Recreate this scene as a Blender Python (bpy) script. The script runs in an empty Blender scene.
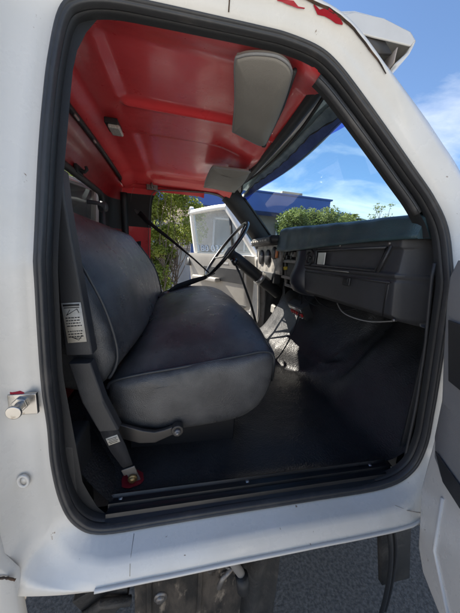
import bpy, bmesh, math, random
from mathutils import Vector, Matrix
R = math.radians
random.seed(7)
S = bpy.context.scene
COL = S.collection

# ------------------------------------------------------------------ camera
cam = bpy.data.cameras.new('camera'); co = bpy.data.objects.new('camera', cam); COL.objects.link(co)
YAW, PIT, ROL = R(12.35), R(-11.4), R(3.8)
CAMP = Vector((0, -0.48, 1.45))
fw = Vector((math.sin(YAW)*math.cos(PIT), math.cos(YAW)*math.cos(PIT), math.sin(PIT)))
rt0 = Vector((math.cos(YAW), -math.sin(YAW), 0)); up0 = rt0.cross(fw)
rt = rt0*math.cos(ROL) + up0*math.sin(ROL); up = up0*math.cos(ROL) - rt0*math.sin(ROL)
m = Matrix((( rt.x, up.x, -fw.x, CAMP.x), (rt.y, up.y, -fw.y, CAMP.y), (rt.z, up.z, -fw.z, CAMP.z), (0, 0, 0, 1)))
co.matrix_world = m
cam.sensor_fit = 'VERTICAL'; cam.sensor_height = 24; cam.lens = 241.8/613*24
cam.clip_start = .01; cam.clip_end = 800
S.camera = co

# ------------------------------------------------------------------ light
SUN_EL, SUN_AZ = 42, 48          # azimuth measured from +Y towards -X
sd = Vector((-math.sin(R(SUN_AZ))*math.cos(R(SUN_EL)), math.cos(R(SUN_AZ))*math.cos(R(SUN_EL)), math.sin(R(SUN_EL))))
sl = bpy.data.lights.new('sun', 'SUN'); sl.energy = 4.8; sl.angle = R(.5); sl.color = (1, .93, .81)
so = bpy.data.objects.new('sun', sl); COL.objects.link(so)
so.rotation_euler = (-sd).to_track_quat('-Z', 'Y').to_euler(); so.location = (-6, 6, 8)
W = bpy.data.worlds.new('World'); S.world = W; W.use_nodes = True
nt = W.node_tree; N = nt.nodes; L = nt.links
bg = N['Background']; bg.inputs[1].default_value = .075
sky = N.new('ShaderNodeTexSky'); sky.sky_type = 'NISHITA'; sky.sun_disc = False
sky.sun_elevation = R(SUN_EL); sky.sun_rotation = math.atan2(sd.x, sd.y)
sky.air_density = 1.0; sky.dust_density = .25; sky.ozone_density = 4.5
tc = N.new('ShaderNodeTexCoord'); sp = N.new('ShaderNodeSeparateXYZ'); L.new(tc.outputs['Generated'], sp.inputs[0])
def mth(op, a, b=None, c=None, clamp=False):
    n = N.new('ShaderNodeMath'); n.operation = op; n.use_clamp = clamp
    for i, v in enumerate((a, b, c)):
        if v is None: continue
        if isinstance(v, (int, float)): n.inputs[i].default_value = v
        else: L.new(v, n.inputs[i])
    return n.outputs[0]
zz = mth('ADD', mth('MAXIMUM', sp.outputs[2], 0), .16)
cv = N.new('ShaderNodeCombineXYZ')
L.new(mth('DIVIDE', sp.outputs[0], zz), cv.inputs[0]); L.new(mth('DIVIDE', sp.outputs[1], zz), cv.inputs[1])
mp = N.new('ShaderNodeMapping'); mp.inputs['Location'].default_value = (3.1, 1.7, 0); mp.inputs['Scale'].default_value = (1, 1.5, 1); L.new(cv.outputs[0], mp.inputs[0])
nz = N.new('ShaderNodeTexNoise'); nz.inputs['Scale'].default_value = 1.1; nz.inputs['Detail'].default_value = 9; nz.inputs['Roughness'].default_value = .58
nz.inputs['Distortion'].default_value = .4
L.new(mp.outputs[0], nz.inputs['Vector'])
low = mth('MULTIPLY_ADD', sp.outputs[2], -.55, .225)            # more cloud towards the horizon
cl = mth('MULTIPLY', mth('ADD', mth('SUBTRACT', nz.outputs[0], .50), low), 4.0, clamp=True)
mx = N.new('ShaderNodeMix'); mx.data_type = 'RGBA'
L.new(mth('MULTIPLY', cl, .9), mx.inputs['Factor'])
L.new(sky.outputs[0], mx.inputs['A']); mx.inputs['B'].default_value = (5.6, 5.9, 6.3, 1)
L.new(mx.outputs['Result'], bg.inputs[0])

S.render.engine = 'CYCLES'
S.cycles.max_bounces = 10; S.cycles.diffuse_bounces = 6; S.cycles.transparent_max_bounces = 24
S.cycles.sample_clamp_indirect = 6; S.cycles.use_denoising = True
S.cycles.caustics_refractive = False
S.view_settings.view_transform = 'Standard'; S.view_settings.look = 'None'
S.view_settings.exposure = 1.65; S.view_settings.gamma = 1; S.view_settings.use_curve_mapping = False

# ------------------------------------------------------------------ materials
def mat(name, col, rough=.5, metal=0, var=None, bump=None, bump2=None, coat=0, rvar=0, spec=.5, dirt=None, stretch=None, dirt2=None):
    """var=(colour2, scale, lo, hi): second colour mixed in by noise; bump=(scale, distance, kind); dirt=(colour, scale, threshold)"""
    M = bpy.data.materials.new(name); M.use_nodes = True
    n = M.node_tree.nodes; l = M.node_tree.links; b = n['Principled BSDF']
    b.inputs['Roughness'].default_value = rough; b.inputs['Metallic'].default_value = metal
    b.inputs['Coat Weight'].default_value = coat; b.inputs['Coat Roughness'].default_value = .12
    b.inputs['Specular IOR Level'].default_value = spec
    b.inputs['Base Color'].default_value = (*col, 1)
    t = n.new('ShaderNodeTexCoord'); last = None
    src_ = t.outputs['Object']
    if stretch:
        mp_ = n.new('ShaderNodeMapping'); mp_.inputs['Scale'].default_value = stretch; l.new(src_, mp_.inputs[0]); src_ = mp_.outputs[0]
    def noise(scale, detail=6, rough_=.6):
        x = n.new('ShaderNodeTexNoise'); x.inputs['Scale'].default_value = scale; x.inputs['Detail'].default_value = detail
        x.inputs['Roughness'].default_value = rough_; l.new(src_, x.inputs['Vector']); return x
    def ramp(src, lo, hi):
        r = n.new('ShaderNodeMapRange'); r.inputs[1].default_value = lo; r.inputs[2].default_value = hi
        l.new(src, r.inputs[0]); return r.outputs[0]
    def mix(f, a, c2):
        x = n.new('ShaderNodeMix'); x.data_type = 'RGBA'; l.new(f, x.inputs['Factor'])
        if isinstance(a, tuple): x.inputs['A'].default_value = (*a, 1)
        else: l.new(a, x.inputs['A'])
        x.inputs['B'].default_value = (*c2, 1); return x.outputs['Result']
    c = col
    if var:
        c = mix(ramp(noise(var[1]).outputs[0], var[2], var[3]), c, var[0])
    if dirt:
        c = mix(ramp(noise(dirt[1], 10, .7).outputs[0], dirt[2], dirt[2]+.12), c, dirt[0])
    if dirt2:
        c = mix(ramp(noise(dirt2[1], 4, .6).outputs[0], dirt2[2], dirt2[2]+.04), c, dirt2[0])
    if not isinstance(c, tuple): l.new(c, b.inputs['Base Color'])
    if rvar:
        r = n.new('ShaderNodeMapRange'); r.inputs[1].default_value = .3; r.inputs[2].default_value = .7
        r.inputs[3].default_value = max(.03, rough-rvar); r.inputs[4].default_value = rough+rvar
        l.new(noise(14, 8).outputs[0], r.inputs[0]); l.new(r.outputs[0], b.inputs['Roughness'])
    if bump:
        bp = n.new('ShaderNodeBump'); bp.inputs['Distance'].default_value = bump[1]; bp.inputs['Strength'].default_value = 1
        if bump[2] == 'cell':
            x = n.new('ShaderNodeTexVoronoi'); x.inputs['Scale'].default_value = bump[0]; l.new(t.outputs['Object'], x.inputs['Vector'])
            l.new(x.outputs['Distance'], bp.inputs['Height'])
        else: l.new(noise(bump[0], 5).outputs[0], bp.inputs['Height'])
        last = bp
        if bump2:
            b2 = n.new('ShaderNodeBump'); b2.inputs['Distance'].default_value = bump2[1]; b2.inputs['Strength'].default_value = 1
            l.new(noise(bump2[0], 3, .5).outputs[0], b2.inputs['Height']); l.new(bp.outputs[0], b2.inputs['Normal']); last = b2
        l.new(last.outputs[0], b.inputs['Normal'])
    return M
def glass(name, tint, refl=1.0, ior=1.5, dust=0.0, dustcol=(.7, .7, .68)):
    M = bpy.data.materials.new(name); M.use_nodes = True
    n = M.node_tree.nodes; l = M.node_tree.links
    for x in list(n):
        if x.type == 'BSDF_PRINCIPLED': n.remove(x)
    out = n['Material Output']
    tr = n.new('ShaderNodeBsdfTransparent'); tr.inputs[0].default_value = (*tint, 1)
    gl = n.new('ShaderNodeBsdfGlossy'); gl.inputs['Roughness'].default_value = .01; gl.inputs[0].default_value = (refl, refl, refl, 1)
    fr = n.new('ShaderNodeLayerWeight'); fr.inputs[0].default_value = .5
    f0 = ((ior-1)/(ior+1))**2*2
    pw = n.new('ShaderNodeMath'); pw.operation = 'POWER'; l.new(fr.outputs['Facing'], pw.inputs[0]); pw.inputs[1].default_value = 4
    ma = n.new('ShaderNodeMath'); ma.operation = 'MULTIPLY_ADD'; l.new(pw.outputs[0], ma.inputs[0]); ma.inputs[1].default_value = 1-f0; ma.inputs[2].default_value = f0
    mx = n.new('ShaderNodeMixShader'); l.new(ma.outputs[0], mx.inputs[0]); l.new(tr.outputs[0], mx.inputs[1]); l.new(gl.outputs[0], mx.inputs[2])
    src = mx.outputs[0]
    if dust:
        df = n.new('ShaderNodeBsdfDiffuse'); df.inputs[0].default_value = (*dustcol, 1)
        t = n.new('ShaderNodeTexCoord'); nn = n.new('ShaderNodeTexNoise'); nn.inputs['Scale'].default_value = 5; nn.inputs['Detail'].default_value = 8
        l.new(t.outputs['Object'], nn.inputs['Vector'])
        rr = n.new('ShaderNodeMapRange'); rr.inputs[1].default_value = .3; rr.inputs[2].default_value = .75
        rr.inputs[3].default_value = dust*.4; rr.inputs[4].default_value = dust*1.5; l.new(nn.outputs[0], rr.inputs[0])
        m2 = n.new('ShaderNodeMixShader'); l.new(rr.outputs[0], m2.inputs[0]); l.new(src, m2.inputs[1]); l.new(df.outputs[0], m2.inputs[2]); src = m2.outputs[0]
    l.new(src, out.inputs[0]); return M

WHITE = mat('white_paint', (.71, .69, .645), .30, dirt2=((.22, .15, .10), 48, .70), var=((.62, .595, .54), 3.5, .45, .75), coat=.35, rvar=.12, dirt=((.36, .31, .24), 2.6, .70), bump=(9, .0012, 'n'))
WHITE2 = mat('white_visor_paint', (.64, .625, .59), .35, coat=.3, rvar=.1, var=((.58, .56, .52), 6, .5, .8))
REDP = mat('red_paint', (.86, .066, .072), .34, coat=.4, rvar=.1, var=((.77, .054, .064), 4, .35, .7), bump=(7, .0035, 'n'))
REDCHIP = mat('red_chip_paint', (.42, .015, .03), .4)
RUBBER = mat('seal_rubber', (.040, .041, .044), .48, var=((.095, .088, .082), 11, .52, .78), bump=(60, .001, 'n'), rvar=.1)
TRIM = mat('black_trim', (.020, .021, .023), .55, bump=(500, .0004, 'n'), rvar=.08)
TRIM2 = mat('charcoal_trim', (.032, .033, .036), .5, bump=(600, .0005, 'n'), var=((.065, .066, .07), 8, .5, .8))
VINYL = mat('seat_vinyl', (.052, .053, .056), .32, bump2=(6, .005), var=((.105, .106, .108), 9, .42, .72), bump=(420, .0006, 'cell'), rvar=.09, dirt=((.12, .12, .12), 5, .66))
WELT = mat('welt_vinyl', (.03, .034, .04), .45)
MATR = mat('floor_mat_rubber', (.034, .034, .036), .38, bump=(190, .0012, 'cell'), rvar=.07, spec=.42, bump2=(9, .006), var=((.017, .018, .021), 6, .45, .7), dirt=((.075, .066, .055), 9, .63))
SCUFF = mat('scuff_plastic', (.010, .011, .013), .36, rvar=.1, dirt=((.09, .08, .07), 9, .70))
TEAL = mat('teal_dash_vinyl', (.033, .064, .076), .42, rvar=.09, var=((.046, .080, .092), 6, .45, .75), bump=(300, .0005, 'cell'))
DASH = mat('dash_plastic', (.040, .041, .045), .46, bump=(650, .0005, 'n'), rvar=.08, var=((.055, .057, .062), 5, .5, .8))
DASHD = mat('dash_dark', (.012, .012, .014), .5)
BEZEL = mat('bezel_grey', (.20, .19, .175), .5, dirt=((.08, .07, .06), 20, .55))
SILVER = mat('silver_plate', (.55, .54, .52), .35, metal=.7, rvar=.1)
CHROME = mat('chrome', (.46, .455, .44), .33, metal=1, rvar=.10, dirt=((.25, .22, .19), 60, .58))
STEEL = mat('worn_steel', (.22, .21, .20), .45, metal=.6, dirt=((.10, .06, .04), 40, .52))
DARKM = mat('dark_metal', (.055, .052, .05), .42, metal=.4, dirt=((.12, .07, .05), 30, .6), rvar=.1)
WEB = mat('belt_webbing', (.013, .014, .018), .72, bump=(900, .0006, 'n'))
GREYV = mat('visor_grey', (.30, .285, .26), .75, bump=(350, .0006, 'n'), var=((.26, .247, .225), 5, .4, .7))
LABEL = mat('label_cream', (.62, .59, .52), .6, var=((.50, .47, .41), 60, .45, .7))
INK = mat('label_ink', (.03, .03, .03), .6)
GTRIM = mat('door_trim_grey', (.24, .245, .255), .5, bump=(500, .0006, 'n'), var=((.28, .28, .285), 6, .4, .75), dirt=((.09, .085, .08), 14, .66))
DOORLIT = mat('door_trim_lit', (.34, .32, .29), .5, bump=(500, .0006, 'n'), var=((.27, .255, .23), 5, .4, .7))  # far door's copy of the grey trim, sunlight put into the colour
GWIND = glass('windshield_glass', (.74, .93, .99), .40, 1.45, dust=.025, dustcol=(.6, .72, .75))
GTINT = glass('tint_band_glass', (.22, .32, .86), 1.0, 1.45, dust=.10, dustcol=(.10, .16, .55))
GREAR = glass('rear_glass', (.80, .85, .88), 1.0, 1.55, dust=.03)
GDOOR = glass('door_glass', (.66, .74, .78), 1.0, 1.5, dust=.30, dustcol=(.52, .58, .60))
AMBER = mat('amber_sticker', (.6, .2, .06), .5)
YELLOW = mat('yellow_knob', (.55, .42, .04), .5)
RLED = mat('red_switch', (.45, .03, .03), .4)
BLUEP = mat('blue_paint', (.045, .105, .36), .5, var=((.035, .085, .30), 1.2, .4, .7), dirt=((.08, .14, .36), 5, .68))
MUD = mat('muddy_steel', (.085, .070, .056), .55, var=((.022, .020, .018), 16, .40, .60), dirt=((.26, .215, .165), 24, .57), bump=(30, .004, 'n'), stretch=(1, 1, .38))
RUSTL = mat('thin_dirt_line', (.34, .31, .27), .8)
MUDFLAP = mat('mudflap_rubber', (.03, .029, .028), .7, var=((.09, .08, .07), 8, .5, .75), bump=(18, .012, 'n'))

# ------------------------------------------------------------------ mesh helpers
def mk(name, verts, faces, m, parent=None, smooth=True, bevel=0, sub=0, seg=2, auto=None, solid=0):
    me = bpy.data.meshes.new(name); me.from_pydata([tuple(v) for v in verts], [], faces); me.update()
    bm = bmesh.new(); bm.from_mesh(me); bmesh.ops.recalc_face_normals(bm, faces=bm.faces); bm.to_mesh(me); bm.free()
    if smooth:
        for p in me.polygons: p.use_smooth = True
    for mm in (m if isinstance(m, (list, tuple)) else [m]): me.materials.append(mm)
    o = bpy.data.objects.new(name, me); COL.objects.link(o)
    if parent is not None:
        o.parent = parent; o.matrix_parent_inverse = PINV.get(parent.name, Matrix())
    if solid:
        s = o.modifiers.new('thick', 'SOLIDIFY'); s.thickness = solid; s.offset = 0
    if bevel:
        b = o.modifiers.new('bevel', 'BEVEL'); b.width = bevel; b.segments = seg; b.limit_method = 'ANGLE'; b.angle_limit = R(40)
    if sub:
        s = o.modifiers.new('sub', 'SUBSURF'); s.levels = sub; s.render_levels = sub
    if smooth and (auto or bevel): 
        me.shade_smooth() if hasattr(me, 'shade_smooth') else None
        w = o.modifiers.new('wn', 'WEIGHTED_NORMAL'); w.keep_sharp = True
    return o
PINV = {}
class MB:
    """collects shapes that make up ONE part"""
    def __init__(s): s.v = []; s.f = []; s.mi = []; s.cur = 0
    def add(s, v, f):
        b = len(s.v); s.v += [tuple(x) for x in v]; s.f += [tuple(i+b for i in q) for q in f]; s.mi += [s.cur]*len(f)
    def box(s, c, d, X=(1, 0, 0), Y=(0, 1, 0), Z=(0, 0, 1), taper=1.0):
        c = Vector(c); X = Vector(X).normalized(); Y = Vector(Y).normalized(); Z = Vector(Z).normalized()
        v = []
        for k in (-1, 1):
            t = taper if k > 0 else 1
            for i, j in ((-1, -1), (1, -1), (1, 1), (-1, 1)): v.append(c + X*(i*d[0]/2*t) + Y*(j*d[1]/2*t) + Z*(k*d[2]/2))
        s.add(v, [(0, 3, 2, 1), (4, 5, 6, 7), (0, 1, 5, 4), (1, 2, 6, 5), (2, 3, 7, 6), (3, 0, 4, 7)])
    def cyl(s, a, b, r, n=16, r2=None, cap=True):
        s.tube([a, b], [r, r if r2 is None else r2], n, cap=cap)
    def tube(s, path, r, n=10, closed=False, cap=True, sq=1.0):
        P = [Vector(p) for p in path]; K = len(P)
        rr = r if isinstance(r, (list, tuple)) else [r]*K
        tan = []
        for i in range(K):
            a = P[(i-1) % K] if (closed or i > 0) else P[i]; b = P[(i+1) % K] if (closed or i < K-1) else P[i]
            tan.append((b-a).normalized())
        u = tan[0].orthogonal().normalized(); v = []; f = []
        for i in range(K):
            u = (u - tan[i]*u.dot(tan[i])).normalized(); w = tan[i].cross(u)
            for k in range(n):
                a = 2*math.pi*k/n; v.append(P[i] + u*(math.cos(a)*rr[i]) + w*(math.sin(a)*rr[i]*sq))
        for i in range(K if closed else K-1):
            j = (i+1) % K
            for k in range(n): f.append((i*n+k, i*n+(k+1) % n, j*n+(k+1) % n, j*n+k))
        if cap and not closed: f += [tuple(range(n))[::-1], tuple(range((K-1)*n, K*n))]
        s.add(v, f)
    def loft(s, rings, closed=True, cap=(False, False), loop=False):
        n = len(rings[0]); v = [p for r in rings for p in r]; f = []
        for i in range(len(rings) if loop else len(rings)-1):
            j = (i+1) % len(rings)
            for k in range(n if closed else n-1):
                f.append((i*n+k, i*n+(k+1) % n, j*n+(k+1) % n, j*n+k))
        if cap[0]: f.append(tuple(range(n))[::-1])
        if cap[1]: f.append(tuple(range((len(rings)-1)*n, len(rings)*n)))
        s.add(v, f)
    def prism(s, poly, off):
        """poly: list of 3-D points, extruded by the vector off"""
        n = len(poly); off = Vector(off); v = [Vector(p) for p in poly] + [Vector(p)+off for p in poly]
        f = [tuple(range(n))[::-1], tuple(range(n, 2*n))] + [(i, (i+1) % n, n+(i+1) % n, n+i) for i in range(n)]
        s.add(v, f)
    def strap(s, path, wid, wdir, th=.002):
        """flat webbing: wdir per point or one vector"""
        P = [Vector(p) for p in path]; K = len(P); rings = []
        for i in range(K):
            t = (P[min(i+1, K-1)] - P[max(i-1, 0)]).normalized()
            w = Vector(wdir[i] if isinstance(wdir[0], (list, tuple, Vector)) else wdir); w = (w - t*w.dot(t)).normalized(); nn = t.cross(w)
            h = (wid[i] if isinstance(wid, (list, tuple)) else wid)/2
            rings.append([P[i]+w*h+nn*th/2, P[i]-w*h+nn*th/2, P[i]-w*h-nn*th/2, P[i]+w*h-nn*th/2])
        s.loft(rings, True, (True, True))
    def build(s, name, m, parent=None, **k):
        o = mk(name, s.v, s.f, m, parent, **k)
        if isinstance(m, (list, tuple)):
            for p, i in zip(o.data.polygons, s.mi): p.material_index = i
        return o
def gridm(nu, nv, fn):
    v = [fn(i/(nu-1), j/(nv-1)) for i in range(nu) for j in range(nv)]
    f = [(i*nv+j, i*nv+j+1, (i+1)*nv+j+1, (i+1)*nv+j) for i in range(nu-1) for j in range(nv-1)]
    return v, f
def ss(a, b, x):
    if a == b: return float(x > a)
    t = max(0., min(1., (x-a)/(b-a))); return t*t*(3-2*t)
def lerp(a, b, t): return a+(b-a)*t
def interp(tab, x):
    if x <= tab[0][0]: return tab[0][1]
    for (a, p), (b, q) in zip(tab, tab[1:]):
        if x <= b: return lerp(p, q, (x-a)/(b-a))
    return tab[-1][1]
def spline(pts, n, closed=False):
    P = [Vector(p) for p in pts]; K = len(P); out = []
    seg = K if closed else K-1
    for q in range(n):
        t = q/(n if closed else n-1)*seg; i = min(int(t), seg-1); t -= i
        g = (lambda j: P[j % K]) if closed else (lambda j: P[max(0, min(K-1, j))])
        a, b, c, d = g(i-1), g(i), g(i+1), g(i+2)
        out.append(.5*((2*b) + (c-a)*t + (2*a-5*b+4*c-d)*t*t + (3*b-a-3*c+d)*t**3))
    return out
def tag(o, label, cat=None, group=None, kind=None):
    if label: o['label'] = label
    if cat: o['category'] = cat
    if group: o['group'] = group
    if kind: o['kind'] = kind
    return o
def empty(name, loc):
    o = bpy.data.objects.new(name, None); COL.objects.link(o); o.location = loc; o.empty_display_size = .1
    PINV[o.name] = Matrix.Translation(-Vector(loc)); return o

# ================================================================== TRUCK
CW = 1.56                                     # flange to flange
truck = tag(empty('truck', (.2, CW/2, 0)), 'white truck with open doors, red cab roof inside and black vinyl bench seat', 'truck')
def yf(z): return .10*max(0, (z-1.42)/.48) if z < 2.2 else .16
def mir(v): return [(p[0], CW-p[1], p[2]) for p in v]

# ---- door opening loop (x, z), measured on the flange plane
FL = [(-.205, 1.846), (-.219, 1.766), (-.226, 1.68), (-.230, 1.594), (-.232, 1.493), (-.234, 1.391), (-.237, 1.299), (-.239, 1.19), (-.236, 1.103),
      (-.236, 1.015), (-.226, .925), (-.203, .862), (-.155, .829), (-.031, .828), (.14, .829), (.363, .828), (.59, .830), (.680, .868), (.708, .95), (.702, 1.06), (.692, 1.158),
      (.672, 1.328), (.656, 1.455), (.638, 1.550), (.596, 1.617), (.532, 1.682), (.456, 1.757), (.377, 1.832), (.325, 1.876), (.280, 1.898), (.21, 1.907), (.152, 1.906), (.049, 1.901),
      (-.064, 1.895), (-.133, 1.889), (-.180, 1.874)]
loop = spline([(x, 0, z) for x, z in FL], 200, True)
K = len(loop)
nrm = []
for i in range(K):
    t = (loop[(i+1) % K]-loop[(i-1) % K]).normalized(); nrm.append(Vector((t.z, 0, -t.x))*-1)
if sum((nrm[i].dot(loop[i]-Vector((.2, 0, 1.37))) for i in range(K))) < 0: nrm = [-n for n in nrm]
SPEC = {   # (outward, y) per ring
 'rear':  [(.001, .009), (.012, .004), (.026, .002), (.034, -.009), (.068, -.013), (.078, -.040), (.12, -.058), (.13, .02)],
 'bot':   [(.001, .009), (.012, -.004), (.017, -.046), (.024, -.060), (.047, -.068), (.056, -.0765), (.064, -.072), (.07, .3)],
 'hinge': [(.001, .009), (.012, .004), (.030, .0), (.055, -.005), (.085, -.015), (.11, -.02), (.20, -.03), (.21, .05)],
 'pil':   [(.001, .009), (.014, .002), (.028, -.012), (.044, -.010), (.062, -.024), (.100, -.004), (.126, .030), (.122, .075)],
 'top':   [(.001, .009), (.010, -.004), (.026, -.014), (.044, -.018), (.052, -.034), (.058, -.034), (.064, -.018), (.10, .03)],
}
def cat_of(i):
    p, n = loop[i], nrm[i]
    if n.z > .72: return 'top'
    if n.z < -.72: return 'bot'
    if p.x < 0.1: return 'rear'
    return 'pil' if p.z > 1.50 else 'hinge'
cats = [cat_of(i) for i in range(K)]
spec = [[list(SPEC[c][r]) for r in range(8)] for c in cats]
sm = []
for i in range(K):
    row = []
    for r in range(8):
        w = range(-4, 5); row.append((sum(spec[(i+k) % K][r][0] for k in w)/9, sum(spec[(i+k) % K][r][1] for k in w)/9))
    sm.append(row)
def off(i, d, dy, sq=0):
    n_ = nrm[i]; cb_ = max(0, -2*n_.z*abs(n_.x)) if d > .02 else 0
    p = loop[i]+n_*d*(1+.62*cb_*(1 if n_.x < 0 else .3))
    F_ = loop[i]; c = (-.02, 1.12)
    if sq and F_.x < c[0] and F_.z < c[1]:           # squared lower rear corner of the outer body
        dx, dz = F_.x-c[0], F_.z-c[1]; X_ = .2185+SPEC['rear'][sq][0]; Z_ = .291+SPEC['bot'][sq][0]
        k_ = (abs(dx/X_)**9+abs(dz/Z_)**9)**(-1/9); w_ = (0, 0, .25, .6, .9, 1, 1, 1)[sq]
        p = Vector((lerp(p.x, c[0]+dx*k_, w_), 0, lerp(p.z, c[1]+dz*k_, w_)))
    return (p.x, yf(loop[i].z)+dy, p.z)
rings = [[off(i, *sm[i][r], r) for i in range(K)] for r in range(8)]

cab = MB(); cab.loft(rings)
# outer quarter panel behind the near door opening, its front edge a visible seam
def panel(mb, mirror=False):
    prof = [(-.292, .600), (-.297, .82), (-.318, .86), (-.325, 1.0), (-.318, 1.3), (-.312, 1.60), (-.290, 1.84)]
    v, f = gridm(len(prof), 5, lambda u, w: (lambda q: (lerp(q[0], -.62, w), yf(q[1])-.062+.004*math.sin(w*3), q[1]))(prof[round(u*(len(prof)-1))]))
    v2 = [(p[0], p[1]+.02, p[2]) for p in v]; n = len(v); nv = 5; nu = len(prof)
    edge = [i*nv for i in range(nu)]
    ff = f + [(edge[i], edge[i+1], edge[i+1]+n, edge[i]+n) for i in range(nu-1)]
    mb.add(mir(v+v2) if mirror else v+v2, ff)
panel(cab)
cab_o = cab.build('cab_body', WHITE, truck)
cab2 = MB(); cab2.loft([mir(r) for r in rings]); panel(cab2, True)
cab2.build('cab_side', WHITE, truck)
# pinch in the sill panel and plug, striker, chips
st = MB(); st.cur = 0
st.box((-.276, -.010, 1.160), (.046, .008, .042)); st.cyl((-.278, -.012, 1.163), (-.276, -.036, 1.161), .0075, 16); st.cyl((-.276, -.036, 1.161), (-.276, -.041, 1.161), .0125, 20)
st.cyl((-.278, -.012, 1.163), (-.278, -.020, 1.163), .0135, 6)
st.build('door_striker', CHROME, cab_o, bevel=.0015)
def blob(mb, c, rx, rz, y, n=22, j=.2, seed=1):
    rnd = random.Random(seed); v = []
    for k in range(n):
        a = 2*math.pi*k/n; q = 1+rnd.uniform(-j, j); v.append((c[0]+rx*q*math.cos(a), y, c[1]+rz*q*math.sin(a)))
    mb.prism(v, (0, .006, 0))
pk = MB(); blob(pk, (-.289, 1.164), .022, .0235, -.0115, j=.12, seed=3); pk.build('paint_chip', REDCHIP, cab_o)
pl = MB(); pl.tube([(-.288+.0085*math.cos(a), -.0165, .996+.0125*math.sin(a)) for a in [k*math.pi/8 for k in range(16)]], .003, 8, closed=True)
pl.cyl((-.288, -.010, .996), (-.288, -.0155, .996), .008, 16); pl.build('hole_plug', WHITE2, cab_o)

lp_ = MB(); ii_ = [i for i in range(K) if loop[i].z < .95 and rings[5][i][2] < .80 and -.17 < rings[5][i][0] < .70]; ii_.sort(key=lambda i: rings[5][i][0])
lp_.tube([rings[5][i] for i in ii_], .0042, 8); lp_.build('sill_lip', WHITE2, cab_o)
sj = MB(); i0 = min(range(K), key=lambda i: abs(loop[i].x+.085)+(9 if loop[i].z > 1 else 0)); sj.tube([off(i0, d, dy-.0006) for d, dy in ((.013, -.010), (.017, -.046), (.024, -.060), (.047, -.068))], .0008, 6); sj.build('sill_seam', RUSTL, cab_o)
i1 = min(range(K), key=lambda i: abs(loop[i].x-.60)+(9 if loop[i].z > 1 else 0)); sj = MB(); sj.tube([off(i1+k, d, dy-.0008) for k, (d, dy) in enumerate(((.018, -.046), (.026, -.060), (.036, -.0645), (.047, -.068)))], .0013, 6); sj.build('sill_crack', RUSTL, cab_o)
# ---- door seals (near and far): bulb section swept round the loop
SEC = [(.014, .010), (.0150, -.003), (.0115, -.009), (.007, -.010), (.0045, -.006), (.003, -.004), (-.001, -.006), (-.004, -.002), (-.0055, .008), (-.004, .013), (.008, .013)]
SEC = [(a*.68, b*.85) for a, b in SEC]
def seal(mirror):
    mb = MB(); rr = []
    for d, dy in SEC:
        r = [off(i, d, dy) for i in range(K)]; rr.append(mir(r) if mirror else r)
    mb.loft(rr, loop=True); return mb
def lining(mirror):
    mb = MB(); rr = []
    for d, dy in ((.002, .010), (-.003, .012), (-.005, .018), (-.004, .055 if mirror else .030)):
        r = [off(i, d, dy) for i in range(K)]; rr.append(mir(r) if mirror else r)
    mb.loft(rr); return mb
lining(False).build('opening_shadow_trim', TRIM, truck); lining(True).build('opening_shadow_trim', TRIM, truck)  # lining coloured black to read as shadow inside the seal
seal(False).build('door_seal', RUBBER, truck); seal(True).build('door_seal', RUBBER, truck)

# ---- roof: outer skin, red inner panel
HX0, HX1 = .325, .365
def headx(y): return lerp(HX0, HX1, 1-((y-CW/2)/(CW/2))**2)
v, f = gridm(24, 40, lambda a, b: (lambda y: (lerp(-.50, headx(y)+.10+.02*0, a), y, 1.968 + .090*(1-((y-CW/2)/(CW/2-.10))**2)*(.75+.25*math.sin(a*math.pi)) - .05*ss(.9, 1, a) - .05*ss(.1, 0, a)))(lerp(.10, CW-.10, b)))
mk('roof_skin', v, f, WHITE, truck, solid=.004)
def roofz(x, y):
    e = min(y-.13, CW-.13-y)
    z = 1.905 + .05*ss(0, .16, e) + .012*ss(.1, .6, e)
    def pan(x0, x1, y0, y1, s=.022): return ss(x0-s, x0+s, x)*ss(x1+s, x1-s, x)*ss(y0-s, y0+s, y)*ss(y1+s, y1-s, y)
    z += .010*pan(-.205, .27, .14, .545) + .009*pan(-.205, .27, .80, 1.33)
    z -= .010*math.exp(-((y-.565)/.012)**2)*ss(-.22, -.19, x)
    z -= .030*math.exp(-((y-.78)/.16)**2-((x-.30)/.09)**2)
    z -= .035*ss(headx(y)-.10, headx(y)+.02, x) + .03*ss(-.30, -.385, x)
    return z
v, f = gridm(110, 190, lambda a, b: (lambda y: (lambda x: (x, y, roofz(x, y)))(lerp(-.385, headx(y)+.012, a)))(lerp(.125, CW-.125, b)))
cbk = MB(); cbk.box((-.525, CW/2, 1.935), (.02, CW-.22, .13)); cbk.build('cab_back', WHITE, truck, bevel=.004)
roof = mk('roof_panel', v, f, REDP, truck)
# red side rails from roof sheet down to the far/near door header
for mirror in (True,):
    def rail(a, b):
        x = lerp(-.385, .17, a); y = lerp(.126, .100, b); z = lerp(roofz(x, .127), 1.880-.045*ss(.12, .30, x), b)
        return (x, CW-y if mirror else y, z)
    v, f = gridm(30, 6, rail); mk('roof_rail', v, f, REDP, roof)
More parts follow.
